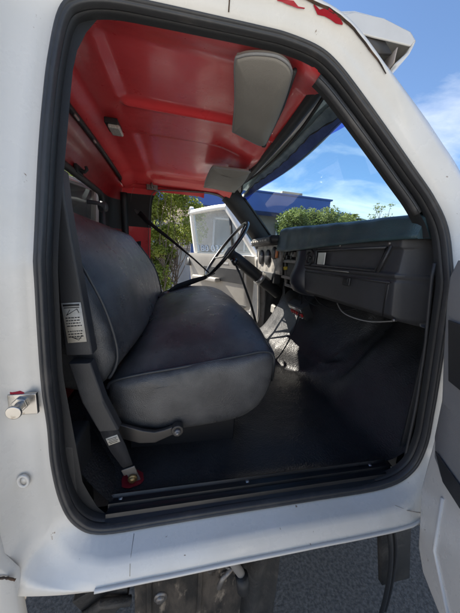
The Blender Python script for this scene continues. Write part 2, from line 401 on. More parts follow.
# dome lamp
dm = MB(); dm.cur = 0; dm.box((-.275, .715, 1.947), (.050, .085, .022)); dm.build('dome_lamp', TRIM, truck, bevel=.004)
dome = bpy.data.objects['dome_lamp']
LENS = mat('lamp_lens', (.55, .53, .48), .25, bump=(160, .002, 'cell'), coat=.4)
dl = MB(); dl.box((-.266, .715, 1.931), (.046, .074, .016), taper=1.0); dl.build('lamp_lens', LENS, dome, bevel=.006)
def hook(x, y, z, sx, m1, yaw=0):
    h = MB(); X = Vector((math.cos(yaw), math.sin(yaw), 0)); Y = Vector((-math.sin(yaw), math.cos(yaw), 0)); c = Vector((x, y, z))
    h.box(c, (.075, .012, .036), X, Y); h.tube([c+Y*sx*.004+X*.0, c+Y*sx*.025-Vector((0, 0, .004)), c+Y*sx*.034+Vector((0, 0, .006)), c+Y*sx*.03+Vector((0, 0, .020))], [.009, .008, .008, .007], 10)
    h.box(c+Y*sx*.008-X*.02, (.014, .008, .022), X, Y); return h.build('coat_hook', m1, truck, bevel=.004)
hook(-.195, CW-.150, 1.893, -1, STEEL); hook(-.462, .86, 1.800, 1, TRIM, R(-90))
hk = MB(); hk.box((-.232, .105, 1.782), (.03, .03, .014)); hk.build('belt_stop', TRIM, truck, bevel=.004)

# ---- headliner edge trim at the windscreen, A pillar trims
def header(a, b):
    y = lerp(.115, CW-.115, a); hx = headx(y)
    prof = [(-.002, -.010), (.010, -.022), (.028, -.022), (.044, -.008), (.050, .012)]
    q = b*4; i = min(3, int(q)); p = [lerp(prof[i][k], prof[i+1][k], q-i) for k in (0, 1)]
    e = min(y, CW-y)
    return (hx+p[0], y, 1.930+p[1]-.035*ss(.22, .11, e))
v, f = gridm(60, 13, header); mk('header_trim', v, f, TRIM, truck)
apts = [i for i in range(K) if loop[i].x > .28 and 1.53 < loop[i].z < 1.885]
apts.sort(key=lambda i: -loop[i].z)
def wsx(z, y):    # windscreen surface x at height z and y
    return lerp(.425, .845, (1.915-z)/(1.915-1.53)) + .085*(1-((y-CW/2)/(CW/2-.1))**2)
for mirror in (False, True):
    rr = []
    for i in apts:
        p = loop[i]; y0 = yf(p.z)
        q = [(p.x-.020*nrm[i].x*1, y0+.02, p.z-.020*nrm[i].z), (p.x-.022*nrm[i].x, y0+.05, p.z-.022*nrm[i].z), (p.x+.010, y0+.075, p.z+.004), (p.x+.045, y0+.085, p.z+.03), (p.x+.085, y0+.075, p.z+.062)]
        rr.append([(a, CW-b if mirror else b, c) for a, b, c in q])
    mb = MB(); mb.loft(rr, closed=False); mb.build('pillar_trim', TRIM, truck)
# grab strip: thicker ridge on the near A pillar
gi = [i for i in apts if loop[i].z > 1.60]
gr = MB(); gr.tube([off(i, -.016, .030) for i in gi], .0095, 10); gr.build('pillar_bead', RUBBER, truck)
# hinge pillar cover below the dash end (near) and far
for mirror in (False, True):
    v, f = gridm(20, 6, lambda a, b: (lambda z: (interp([(.85, .690), (1.06, .683), (1.25, .664), (1.44, .632)], z)+.005+.06*b, (CW-(.03+.045*b)) if mirror else .03+.045*b-.004*math.sin(b*3), z))(lerp(.80, 1.47, a)))
    mk('kick_panel', v, f, TRIM2 if not mirror else BEZEL, truck, solid=.006)
    # inner cowl side
    v, f = gridm(8, 8, lambda a, b: (lerp(.74, 1.25, a), CW-.085 if mirror else .085, lerp(.80, 1.5, b))); mk('cowl_side', v, f, TRIM, truck, solid=.006)

# ---- windscreen
def wsp(z, y):
    e = (1.915-z)/.385
    return (wsx(z, y), y, z)
def wtop(y):
    e = min(y, CW-y); return 1.956 - .035*ss(.24, .12, e)
def ws_grid(zlo, zhi, n=10):
    def g(a, b):
        y0 = lerp(.12, CW-.12, b); z = lerp(zhi(y0), zlo(y0), a); yi = lerp(.165, .085, (1.915-z)/.385)
        return wsp(z, lerp(yi, CW-yi, b))
    return gridm(n, 44, g)
tl_ = lambda y: 1.900 - .026*ss(.45, .18, min(y, CW-y+.1))
tt_ = lambda y: 1.928 - .030*ss(.50, .18, min(y, CW-y+.1)) + .0012*math.sin(60*y)+.001*math.sin(143*y)
v, f = ws_grid(lambda y: 1.53, tl_, 12); n0 = len(v); v2, f2 = ws_grid(tt_, wtop, 4); ws = mk('windshield', v+v2, f+[tuple(i+n0 for i in q) for q in f2], GWIND, truck)
v, f = ws_grid(tl_, tt_, 4); tb_ = mk('tint_band', v, f, GTINT, ws)
te_ = MB(); v, f = ws_grid(tt_, tt_, 2); te_.tube([(p[0]-.002, p[1], p[2]) for p in v[:44]], [.0022+.0012*math.sin(k*2.1) for k in range(44)], 6); te_.build('tint_edge', TRIM, ws)
gk = MB(); v, f = ws_grid(wtop, wtop, 2); gk.tube(v[:44], .006, 8)
for yy in (0, 1):
    P_ = []
    for k in range(20):
        z = lerp(1.893, 1.53, k/19); yi = lerp(.165, .085, (1.915-z)/.385); P_.append(wsp(z, CW-yi if yy else yi))
    gk.tube(P_, .009, 8)
gk.build('windshield_gasket', TRIM, ws)
# cowl and hood ahead of the glass
v, f = gridm(16, 40, lambda a, b: (lambda y: (lerp(wsx(1.535, y)-.01, 1.9, a), y, 1.500-.16*a*a-.05*abs((y-CW/2)/(CW/2))**3))(lerp(-.02, CW+.02, b)))
hood = mk('hood', v, f, WHITE, truck, solid=.01)
for mirror in (False, True):
    fe = MB()
    pf = [(.86, .66), (.86, 1.38), (.95, 1.45), (1.9, 1.40), (1.9, .75), (1.75, .75), (1.62, 1.02), (1.40, 1.08), (1.20, 1.00), (1.08, .70)]
    y0 = CW+.06 if mirror else -.06
    fe.prism([(x, y0, z) for x, z in pf], (0, -.03 if mirror else .03, 0)); fe.build('fender', WHITE, truck, bevel=.008)

# ---- outer sun visor above the windscreen
def visor_pt(a, b):
    y = lerp(.085, CW-.085, a); bow = .10*(1-((y-CW/2)/(CW/2-.08))**2)
    prof = [(.305, 1.962, .2), (.35, 1.973, .45), (.42, 1.976, .8), (.492, 1.968, 1), (.508, 1.956, 1), (.498, 1.932, 1), (.468, 1.902, 1)]
    q = b*6; i = min(5, int(q)); p = [lerp(prof[i][k], prof[i+1][k], q-i) for k in (0, 1, 2)]
    e = min(y, CW-y)
    return (p[0]+bow*p[2], y, p[1]+.05*ss(.08, .45, e)*(1-.35*p[2]))
v, f = gridm(60, 19, visor_pt)
ov = mk('outer_visor', v, f, WHITE2, truck, solid=.006)
DUSTY = mat('dusty_underside', (.46, .39, .33), .8, var=((.16, .14, .14), 7, .42, .68), dirt=((.38, .33, .28), 10, .62))
def visor_under(a, b):
    p = visor_pt(a, .05); q = visor_pt(a, 1.0)
    return (lerp(p[0]+.15, q[0]-.004, b), p[1], lerp(p[2]-.03, q[2]+.004, b)+.010*math.sin(b*math.pi))
v, f = gridm(50, 8, visor_under); mk('visor_lining', v, f, DUSTY, ov, solid=.003)
for y in (.0, ):
    vb = MB(); vb.prism([(.25, .088, 1.955), (.40, .088, 1.972), (.46, .088, 1.925), (.40, .088, 1.915), (.33, .10, 1.93)], (0, .006, 0)); vb.build('visor_bracket', DARKM, ov)
ec = MB()
pe_ = [(.305, 1.955), (.35, 1.973), (.42, 1.978), (.492, 1.969), (.508, 1.957), (.500, 1.944), (.40, 1.940), (.32, 1.940)]
ec.prism([(x, .082, z) for x, z in pe_], (0, .005, 0)); ec.build('visor_end', WHITE2, ov, bevel=.002)
def skin_strip(name, x0, x1, d0, w, m1, seed, jit=.5, lift=.0035, parent=None):
    ii = sorted([i for i in range(K) if cats[i] in ('top', 'pil') and x0 < loop[i].x < x1 and loop[i].z > 1.7], key=lambda i: loop[i].x); rn = random.Random(seed); v = []; f = []
    def surf(i, d):
        r_ = sm[i]
        for q in range(7):
            if r_[q][0] <= d <= r_[q+1][0]: t = (d-r_[q][0])/max(1e-6, r_[q+1][0]-r_[q][0]); return lerp(r_[q][1], r_[q+1][1], t)
        return r_[6][1]
    for k, i in enumerate(ii):
        e = math.sin(math.pi*k/max(1, len(ii)-1))**.5; dd = d0+rn.uniform(-1, 1)*w*.25; h = w*.5*e*rn.uniform(1-jit, 1)
        for d in (dd-h-.0004, dd+h+.0004): v.append(off(i, d, surf(i, d)-lift))
    for k in range(len(ii)-1): f.append((2*k, 2*k+1, 2*k+3, 2*k+2))
    return mk(name, v, f, m1, parent or cab_o, smooth=False, solid=.001)
RUST = mat('rust_seam', (.10, .055, .03), .8, var=((.03, .022, .018), 40, .4, .6))
for x0, x1, d, w, sd_ in ((.175, .235, .0435, .0045, 1), (.235, .300, .047, .006, 2), (.33, .365, .073, .006, 3)): skin_strip('paint_chip', x0, x1, d, w, REDCHIP, sd_)
skin_strip('roof_seam', .05, .40, .050, .0012, RUST, 5, .2)
sm1 = MB(); sm1.tube([off(min(range(K), key=lambda i: abs(loop[i].x-.085)+(9 if loop[i].z < 1.6 else 0)), d, dy-.001) for d, dy in ((.016, -.008), (.03, -.016), (.045, -.02))], .0012, 6); sm1.build('panel_seam', RUST, cab_o)
sm2 = MB(); sm2.tube(spline([(-.345, -.0635, .872), (-.335, -.0645, .850), (-.322, -.066, .838), (-.305, -.066, .834), (-.292, -.064, .822)], 24), [.0012+.0012*abs(math.sin(k*1.3)) for k in range(24)], 6); sm2.build('panel_seam', RUST, cab_o)
# ---- back panel with rear window
def backx(z): return interp([(.55, -.50), (1.40, -.505), (1.60, -.50), (1.80, -.478), (1.86, -.45), (1.90, -.41), (1.94, -.385)], z)
WY0, WY1, WZ0, WZ1, WR = .26, CW-.26, 1.42, 1.785, .07
def corner(y, z):          # back panel wraps forward into the side panels
    e = min(y-.04, CW-.04-y); r = .12
    if e < r: 
        t = max(0, e)/r; return (1-math.sqrt(max(0, 1-(1-t)**2)))
    return 0
ys = [.045, .05, .06, .08, .11, .15, .20] + [lerp(WY0, WY1, k/24) for k in range(25)] + [CW-.20, CW-.15, CW-.11, CW-.08, CW-.06, CW-.05, CW-.045]
zs = [.55, 1.0, 1.2, 1.35] + [lerp(WZ0, WZ1, k/14) for k in range(15)] + [1.80, 1.82, 1.84, 1.86, 1.88, 1.90, 1.92, 1.94]
def bp(y, z):
    c = corner(y, z); s = yf(z)*.55; yy = y + (s*(1-2*y/CW))
    return (lerp(backx(z), -.375, c), yy, z)
v = [bp(y, z) for y in ys for z in zs]; nz_ = len(zs); f = []; fm = []
def inwin(y, z, g=0):
    dy = max(WY0+WR-y, y-(WY1-WR), 0); dz = max(WZ0+WR-z, z-(WZ1-WR), 0)
    return WY0-g <= y <= WY1+g and WZ0-g <= z <= WZ1+g and math.hypot(dy, dz) <= WR+g+1e-6
for i in range(len(ys)-1):
    for j in range(nz_-1):
        yc = (ys[i]+ys[i+1])/2; zc = (zs[j]+zs[j+1])/2
        if inwin(yc, zc): continue
        f.append((i*nz_+j, i*nz_+j+1, (i+1)*nz_+j+1, (i+1)*nz_+j))
        band = 1.60 < zc < 1.80 and (yc < WY0-.02 or yc > WY1+.02)
        fm.append(1 if band else 0)
REDSHADE = mat('back_panel_shaded_red', (.30, .013, .018), .40, coat=.25, rvar=.1, var=((.20, .012, .016), 3, .4, .7), bump=(9, .002, 'n'))  # darker copy of the red paint, the panel's shade put into the colour
back = mk('back_panel', v, f, [REDSHADE, TRIM], truck)
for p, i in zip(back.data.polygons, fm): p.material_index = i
def rrect(y0, y1, z0, z1, r, n=8):
    o = []
    for cy, cz, a0 in ((y1-r, z1-r, 0), (y0+r, z1-r, 90), (y0+r, z0+r, 180), (y1-r, z0+r, 270)):
        for k in range(n+1): a = R(a0+90*k/n); o.append((cy+r*math.cos(a), cz+r*math.sin(a)))
    return o
rw = [bp(y, z) for y, z in rrect(WY0, WY1, WZ0, WZ1, WR)]
wt = MB(); wt.tube([(p[0]+.002, p[1], p[2]) for p in rw], .017, 10, closed=True); win = wt.build('rear_window', TRIM, truck)
c0 = sum((Vector(p) for p in rw), Vector())/len(rw)
mk('glass_pane', [(p[0]-.006, p[1], p[2]) for p in rw]+[(c0.x-.006, c0.y, c0.z)], [(i, (i+1) % len(rw), len(rw)) for i in range(len(rw))], GREAR, win, smooth=False)
# side panels between back corner and door openings
for mirror in (False, True):
    mb = MB(); v = []; f = []; q = []
    nz2 = 30; nx = 5
    for a in range(nz2):
        z = lerp(.82, 1.885, a/(nz2-1)); xr = interp([(.82, -.16), (.86, -.19), (.93, -.215), (1.2, -.238), (1.5, -.230), (1.77, -.215), (1.83, -.205), (1.885, -.17)], z)
        for b in range(nx):
            t = b/(nx-1); y = yf(z)*(1-.45*(1-t)) + lerp(.046, .030, t)
            v.append((lerp(-.400, xr+.012, t), CW-y if mirror else y, z))
    for a in range(nz2-1):
        zc = lerp(.82, 1.885, (a+.5)/(nz2-1))
        for b in range(nx-1):
            f.append((a*nx+b, a*nx+b+1, (a+1)*nx+b+1, (a+1)*nx+b)); q.append(1 if (1.615 < zc < 1.845) or zc < 1.0 or not mirror else 0)
    o = mk('corner_panel', v, f, [REDP, TRIM], truck)
    for p, i in zip(o.data.polygons, q): p.material_index = i
    gs = MB(); P_ = []
    for z in [1.0+.05*k for k in range(18)]:
        y = yf(z)*.55+.052; P_.append((-.377, CW-y if mirror else y, z))
    gs.tube([(p[0]-.014, p[1]+(.004 if mirror else -.004), p[2]) for p in P_], .024, 10); gs.build('corner_bead', TRIM, o)
# bead along the roof joint, with the little clips of the photo
gb = MB(); gb.tube([(-.385, lerp(.10, CW-.10, k/40), 1.905+.022*math.sin(math.pi*k/40)) for k in range(41)], .0115, 8); gb.build('roof_joint_bead', TRIM, roof)
for y in (.44, .475, .52, .605, .80):
    cp = MB(); cp.box((-.372, y, 1.908), (.006, .020 if y != .605 else .035, .008)); cp.build('joint_clip', SILVER, roof, bevel=.001)

# ---- floor mat: flat floor, toe board, tunnel, near edge roll
def floorz(x, y):
    z = .832
    toe = ss(.66, 1.05, x)*.30 + ss(.95, 1.25, x)*.35
    xs = x - .75*max(0, .86-y)
    hump = ss(.565, .62, xs)*.10 + ss(.60, .86, xs)*.32 + ss(.88, 1.2, x)*.14
    hy = ss(.50, .565, y-.12*max(0, x-.8))*ss(1.36, 1.22, y)
    z += max(toe, toe*(1-hy)+hump*hy)
    z += .060*math.exp(-((y-.40)/.07)**2-((x-.95)/.15)**2) + .05*math.exp(-((y-.20)/.07)**2-((x-1.0)/.10)**2) - .025*math.exp(-((y-.485)/.025)**2)*ss(.74, .86, x)                      # bulge beside the tunnel
    z += .026*math.exp(-((xs-.585)/.020)**2)*ss(.50, .60, y)*ss(1.35, 1.1, y)   # fold at the foot of the tunnel
    z += .006*math.sin(9*x+4*y)*math.sin(7*y-3*x)*ss(.1, .3, y)
    e = min(y, CW-y)
    z += .010*ss(.10, .06, e)
    z += .09*ss(-.13, -.26, x)*1.0
    return z
v, f = gridm(120, 130, lambda a, b: (lambda x, y: (x, y, floorz(x, y)))(lerp(-.36, 1.27, a), lerp(.062, CW-.062, b)))
fm_o = mk('floor_mat', v, f, MATR, truck)
v, f = gridm(6, 30, lambda a, b: (lerp(1.262, 1.20, a), lerp(.06, CW-.06, b), lerp(1.30, 1.56, a))); mk('firewall', v, f, DASHD, truck, solid=.005)
# scuff plate with ribs
sc = MB(); prof = [(.070, .842), (.064, .847), (.060, .840), (.050, .839), (.047, .845), (.042, .845), (.039, .837), (.029, .835), (.026, .841), (.021, .841), (.018, .833), (.006, .829), (.002, .820)]
rr = []
for k in range(30):
    x = lerp(-.155, .66, k/29); rr.append([(x, y, z) for y, z in prof])
sc.loft(rr, closed=False); 
scuff = sc.build('scuff_plate', SCUFF, truck, solid=.003, smooth=False)
for x in (-.13, .20, .60):
    sv = MB(); sv.cyl((x, .056, .836), (x, .056, .843), .005, 10); sv.build('screw', SILVER, scuff)
sc2 = MB(); sc2.loft([mir(r) for r in rr], closed=False); sc2.build('scuff_plate', SCUFF, truck, solid=.003, smooth=False)
sb_ = MB(); sb_.box((.225, .028, .800), (.93, .064, .040)); sb_.build('sill_inner', TRIM, truck)
sb_ = MB(); sb_.box((-.235, .075, .90), (.05, .09, .26)); sb_.build('pillar_foot', TRIM, truck, bevel=.01)
# mat rolled up against the rear pillar
v, f = gridm(16, 10, lambda a, b: (lerp(-.225, -.145, b)-.03*(a), lerp(.045, .21, a), lerp(.985, .838, b**.7)+.015*math.sin(a*3)-.01*a)); mk('mat_corner', v, f, MATR, fm_o)

# ---- bench seat
SY0, SY1 = .165, 1.41
def sec_pts(top):   # closed (x,z) section of the cushion; crown adds to the top points
    return [((-.155, .97), 0), ((-.185, 1.03), 0), ((-.183, 1.083), .0), ((-.16, 1.102), .35), ((-.09, 1.118), .85), ((0, 1.132), 1), ((.10, 1.150), 1), ((.19, 1.166), .85), ((.255, 1.177), .45), ((.288, 1.165), .12),
            ((.297, 1.115), 0), ((.286, 1.045), 0), ((.250, .985), 0), ((.18, .952), 0), ((.02, .940), 0), ((-.08, .945), 0)]
NS = 128
def cushion_ring(y, s=1.0, yy=None):
    u = (y-SY0)/(SY1-SY0); e = min(u, 1-u)
    c = .115*(1-(1-min(1, e/.34))**2.2); bow = .035*(1-(1-min(1, e/.30))**2)
    pts = []
    for (x, z), k in sec_pts(0):
        xx = x + (bow if x > .2 else 0); pts.append((xx, 0, z + c*k))
    P_ = spline(pts, NS, True); cx, cz = .05, 1.05
    return [(cx+(p.x-cx)*s, y if yy is None else yy, cz+(p.z-cz)*s) for p in P_]
mb = MB(); rr = []
endp = [(.55, -.012), (.80, -.009), (.93, -.002), (.985, .010), (1.0, .024)]
for s, d in endp: rr.append(cushion_ring(SY0, s, SY0+d))
for k in range(1, 40): rr.append(cushion_ring(lerp(SY0+.03, SY1-.06, k/40)))
for s, d in ((1, .05), (.985, .025), (.94, .008), (.82, -.004), (.55, -.008)): rr.append(cushion_ring(SY1, s, SY1-d))
mb.loft(rr, True, (True, True))
rnd = random.Random(2)
v2 = []
for (x, y, z) in mb.v:
    if z > 1.13: z -= .018*math.exp(-((x-.04)/.16)**2-((y-.52)/.17)**2)
    if y < .20 and z > 1.0: y += .0035*math.sin(52*x+3*math.sin(17*x))*math.exp(-abs(z-interp([(-.2, 1.08), (.28, 1.17)], x))/.05)
    if .19 < y < .34 and z > 1.1: z += .0022*math.sin(47*x+2*math.sin(19*x)+6*y)*math.exp(-(y-.19)/.05)
    if z > 1.10: z += .004*math.sin(11*x+5*y)*math.sin(9*y) + .0022*math.sin(31*x-12*y+1)
    if y < .19: y += .004*math.sin(14*x+2)*math.sin(18*z)
    v2.append((x, y, z))
mb.v = v2
seat = mb.build('bench_seat', VINYL, truck)
wl = MB(); r0 = cushion_ring(SY0, 1.0, SY0+.010)
top = [p for p in r0 if p[2] > 1.078 and p[0] < .296]; top.sort(key=lambda p: p[0])
wl.tube(top, .0045, 8)
rf = [];
for k in range(30):
    y = lerp(SY0+.015, SY1-.03, k/29); r_ = cushion_ring(y); q = max(r_, key=lambda p: p[0]-abs(p[2]-1.165)*2.5); rf.append((q[0]+.001, y, q[2]))
wl.tube(rf, .0042, 8)
wl.build('seat_welt', WELT, seat)
bs = MB(); bs.box((.03, CW/2, .885), (.34, 1.10, .11)); bs.build('seat_riser', DASHD, seat, bevel=.006)
# backrest
BY0, BY1 = .135, 1.425
BSEC = [(-.195, 1.105), (-.163, 1.145), (-.157, 1.205), (-.180, 1.306), (-.212, 1.389), (-.236, 1.444), (-.262, 1.505), (-.288, 1.540), (-.320, 1.552), (-.352, 1.535), (-.368, 1.48), (-.362, 1.38), (-.345, 1.25), (-.315, 1.13), (-.26, 1.09)]
def back_ring(y, s=1.0, yy=None):
    u = (y-BY0)/(BY1-BY0); e = min(u, 1-u); c = .050*(1-(1-min(1, e/.22))**2)
    drop = .22*ss(1.12, 1.44, y)**1.3 + .02*ss(.34, .14, y)
    P_ = spline([(x, 0, z) for x, z in BSEC], NS, True); cx, cz = -.27, 1.32; out = []
    for p in P_:
        x, z = p.x, p.z
        fwd = max(0, min(1, (x+.30)/.1)) * ss(1.09, 1.2, z)*ss(1.56, 1.42, z)
        x += c*fwd*.9; z -= drop*ss(1.20, 1.55, z)
        out.append((cx+(x-cx)*s, y if yy is None else yy, cz+(z-cz)*s))
    return out
mb = MB(); rr = []
for s, d in ((.5, -.006), (.78, -.004), (.93, .003), (.99, .016), (1, .03)): rr.append(back_ring(BY0, s, BY0+d))
for k in range(1, 40): rr.append(back_ring(lerp(BY0+.035, BY1-.05, k/40)))
for s, d in ((1, .04), (.98, .018), (.92, .005), (.75, -.002), (.5, -.004)): rr.append(back_ring(BY1, s, BY1-d))
mb.loft(rr, True, (True, True))
mb.v = [(x+.003*math.sin(13*z+3*y)*math.sin(8*y)+.0025*math.sin(55*z+2*math.sin(21*z))*math.exp(-abs(y-.15)/.06)+.006*math.exp(-abs(y-1.16)/.014)*-1*(x > -.30), y, z) for x, y, z in mb.v]
bk = mb.build('backrest', VINYL, seat)
def front_edge(y, yy, zlo, zhi, push=.002):
    r_ = back_ring(y, 1.0, yy); q = [p for p in r_ if zlo < p[2] < zhi and p[0] > -.30 - .0]
    q = [p for p in q if p[0] > interp([(1.1, -.22), (1.3, -.24), (1.5, -.30), (1.6, -.32)], p[2])]; q.sort(key=lambda p: p[2]); return [(p[0]+push, yy, p[2]) for p in q]
w2 = MB(); w2.tube(front_edge(.150, .150, 1.12, 1.535), .0042, 8); w2.build('back_welt', WELT, seat)
w3 = MB(); w3.tube(front_edge(1.16, 1.16, 1.12, 1.50, .001), .0042, 8); w3.build('back_welt', WELT, seat)
# hinge bracket at the cushion side
hb = MB(); pth = [(-.165, .140, .985), (-.13, .136, .968), (-.09, .134, .953), (-.055, .134, .948), (-.025, .135, .957), (.012, .137, .969)]
hb.strap(pth, [.030, .040, .040, .034, .026, .026], (0, 0, 1), .012)
hb.cyl((.006, .143, .967), (.006, .122, .967), .017, 20); hinge = hb.build('seat_hinge', DARKM, seat, bevel=.003)
hbb = MB(); hbb.cyl((.006, .123, .967), (.006, .114, .967), .010, 6); hbb.cyl((.006, .120, .967), (.006, .110, .967), .005, 10); hbb.build('bolt', STEEL, seat)

# ---- near seat belt: cover, sleeve, webbing, anchor
def cover(name, pts, ws_, th, m1, parent, y0=.09):
    mb = MB(); rr = []
    for (x, z), w in zip(pts, ws_):
        rr.append([(x-w/2, y0+th, z), (x-w/2, y0+.004, z-.001), (x-w/2+.005, y0, z), (x+w/2-.005, y0, z), (x+w/2, y0+.004, z), (x+w/2, y0+th, z)])
    mb.loft(rr, True, (True, True)); return mb.build(name, m1, parent, bevel=.0012)
bc = cover('belt_cover', [(-.240, 1.60), (-.238, 1.54), (-.234, 1.463), (-.226, 1.339), (-.217, 1.212)], [.024, .026, .034, .046, .056], .035, TRIM2, truck)
cover('belt_sleeve', [(-.214, 1.196), (-.190, 1.097), (-.158, 1.018)], [.046, .048, .046], .030, TRIM2, bc, .080)
lb = MB(); X = Vector((.9972, 0, .02)).normalized(); U = Vector((-.087, 0, 1)).normalized(); X = Vector((U.z, 0, -U.x)); c = Vector((-.2215, .0883, 1.288))
lb.box(c, (.038, .0012, .090), X, (0, 1, 0), U); lab = lb.build('warning_label', LABEL, bc)
ik = MB()
for k, (w, h, dz) in enumerate(((.032, .0045, .040), (.030, .0018, .0345))): ik.box(c+U*dz+Vector((0, -.0009, 0)), (w, .0006, h), X, (0, 1, 0), U)
rn = random.Random(11)
for k in range(7):
    z = .012 - k*.0062 + (-.006 if k > 3 else 0); x = -.015
    while x < .013:
        w = rn.uniform(.002, .006); ik.box(c+U*z+X*(x+w/2)+Vector((0, -.0009, 0)), (w, .0006, .0022), X, (0, 1, 0), U); x += w+.0015
for a, b in (((-.012, .018), (.010, .031)), ((.010, .031), (.013, .022)), ((-.012, .018), (-.004, .030)), ((-.012, -.030), (.004, -.040)), ((.004, -.040), (.012, -.029)), ((-.006, -.034), (.010, -.036))):
    d = X*(b[0]-a[0])+U*(b[1]-a[1]); mid = c+X*(a[0]+b[0])/2+U*(a[1]+b[1])/2+Vector((0, -.0009, 0)); dn = d.normalized(); ik.box(mid, (d.length, .0006, .0012), dn, (0, 1, 0), dn.cross(Vector((0, 1, 0))))
ik.build('label_print', INK, bc)
sb = MB(); wd = Vector((.93, 0, .36)); sb.strap([(-.168, .092, 1.035), (-.156, .090, 1.000), (-.140, .092, .955), (-.124, .098, .905), (-.120, .100, .893)], [.040, .040, .038, .028, .024], wd, .003)
belt = sb.build('seat_belt', WEB, truck)
tgm = MB(); U2 = Vector((.30, .02, -.95)).normalized(); X2 = Vector((U2.z, 0, -U2.x))*-1; tgm.box((-.1515, .0885, .985), (.028, .0012, .022), X2, (0, 1, 0), U2); tg = tgm.build('belt_tag', LABEL, belt)
tp_ = MB()
for k in range(4): tp_.box(Vector((-.1515, .0876, .985))-U2*(.006-.0042*k)*1.0, (.022-.004*(k % 2), .0006, .0016), X2, (0, 1, 0), U2)
tp_.build('label_print', INK, belt)
an = MB(); A0 = Vector((-.117, .098, .880)); ax = Vector((.28, .10, -.95)).normalized(); xw = Vector((.95, 0, .28))
an.box(A0, (.034, .004, .020), xw, xw.cross(ax), ax); an.box(A0+ax*.026+Vector((.002, .004, 0)), (.026, .004, .040), xw, xw.cross(ax), ax)
anc = an.build('belt_anchor', STEEL, belt, bevel=.001)
bo = MB(); bn = xw.cross(ax).normalized(); bn = bn if bn.y < 0 else -bn; b0 = A0+ax*.028
bo.cyl(b0, b0+bn*.010, .009, 6); bo.cyl(b0, b0+bn*.005, .012, 16); bo.build('bolt', mat('brass_bolt', (.32, .22, .10), .4, metal=.8), belt)
rp = MB(); rp.v = []; rn = random.Random(4)
cen = Vector((-.108, .118, .0)); n = 24; pts = []
for k in range(n):
    a = 2*math.pi*k/n; q = 1+rn.uniform(-.10, .10); x = -.112+.030*q*math.cos(a); y = .115+.030*q*math.sin(a); pts.append((x, y, floorz(x, y)+.004))
pts.append((-.112, .115, floorz(-.112, .115)+.006)); rp.add(pts, [(i, (i+1) % n, n) for i in range(n)]); rp.build('red_floor_patch', mat('red_floor_paint', (.22, .012, .02), .5), belt)

# ---- far seat belt
fb = MB(); fb.strap([(-.300, 1.475, 1.735), (-.22, 1.44, 1.66), (-.05, 1.36, 1.54), (.10, 1.27, 1.425), (.20, 1.18, 1.340)], [.036, .028, .020, .012, .009], (.55, 0, .85), .003)
fbo = fb.build('seat_belt', WEB, truck)
fb2 = MB(); fb2.strap([(.235, 1.14, 1.345), (.17, 1.12, 1.312), (.08, 1.07, 1.285), (-.01, 1.00, 1.255), (-.055, .96, 1.225)], [.014, .026, .038, .042, .042], (.35, 0, .93), .003); fb2.build('lap_strap', WEB, fbo)
bu = MB(); d = Vector((-.045, -.035, -.03)).normalized(); bu.box((-.075, .945, 1.213), (.075, .052, .022), d, d.cross(Vector((0, 0, 1))), d.cross(Vector((0, 0, 1))).cross(d)*-1); bu.build('buckle', TRIM, fbo, bevel=.005)
bt = MB(); bt.box((-.066, .940, 1.226), (.022, .036, .010), d, d.cross(Vector((0, 0, 1)))); bt.build('buckle_plate', CHROME, fbo, bevel=.002)
bt = MB(); bt.box((-.064, .930, 1.224), (.010, .024, .009), d, d.cross(Vector((0, 0, 1)))); bt.build('buckle_button', RLED, fbo, bevel=.002)
an2 = MB(); an2.cyl((-.300, 1.500, 1.740), (-.300, 1.470, 1.740), .034, 24, r2=.026); an2.build('belt_guide', TRIM2, fbo, bevel=.003)
an3 = MB(); an3.strap([(-.300, 1.492, 1.735), (-.306, 1.505, 1.60), (-.31, 1.508, 1.45), (-.31, 1.51, 1.1)], .045, (1, 0, 0), .003); an3.build('belt_riser', WEB, fbo)
g4 = MB(); g4.cyl((-.468, 1.20, 1.70), (-.440, 1.19, 1.70), .034, 24, r2=.026); g4.strap([(-.45, 1.19, 1.69), (-.452, 1.19, 1.5), (-.452, 1.19, 1.3)], .045, (0, 1, 0), .003); g4.build('belt_guide', TRIM2, fbo)
g5 = MB(); g5.strap([(-.445, 1.19, 1.705), (-.44, 1.05, 1.695), (-.43, .85, 1.665)], .020, (0, 0, 1), .004); g5.build('belt_tail', WEB, fbo)

# ---- dashboard
def dface(y): return .612 - .010*math.sin(max(0, min(1, (y-.07)/.55))*math.pi)
# passenger side lower body (glove box side) as a loft along y
def dprof(y):
    e = ss(.060, .11, y); xb = lerp(.70, .612, e)
    return [(.80, 1.285), (.70, 1.285), (xb+.030, 1.296), (xb+.010, 1.312), (xb-.002, 1.405), (xb-.002, 1.412), (xb+.004, 1.418), (xb-.004, 1.424), (xb-.008, 1.432), (xb+.004, 1.440), (xb+.006, 1.505), (xb-.004, 1.512), (xb-.004, 1.532), (xb+.02, 1.545), (.80, 1.56)]
mb = MB(); rr = []
for y in (.058, .062, .07, .08, .095, .108, .118, .2, .3, .4, .5, .6, .63): rr.append([(x, y, z) for x, z in dprof(y)])
mb.loft(rr, False); mb.loft([[(.95, .075, 1.30), (.95, .075, 1.55)], [(.70, .058, 1.285), (.70, .058, 1.55)]], False)
dash = mb.build('dashboard', DASH, truck, bevel=.004)
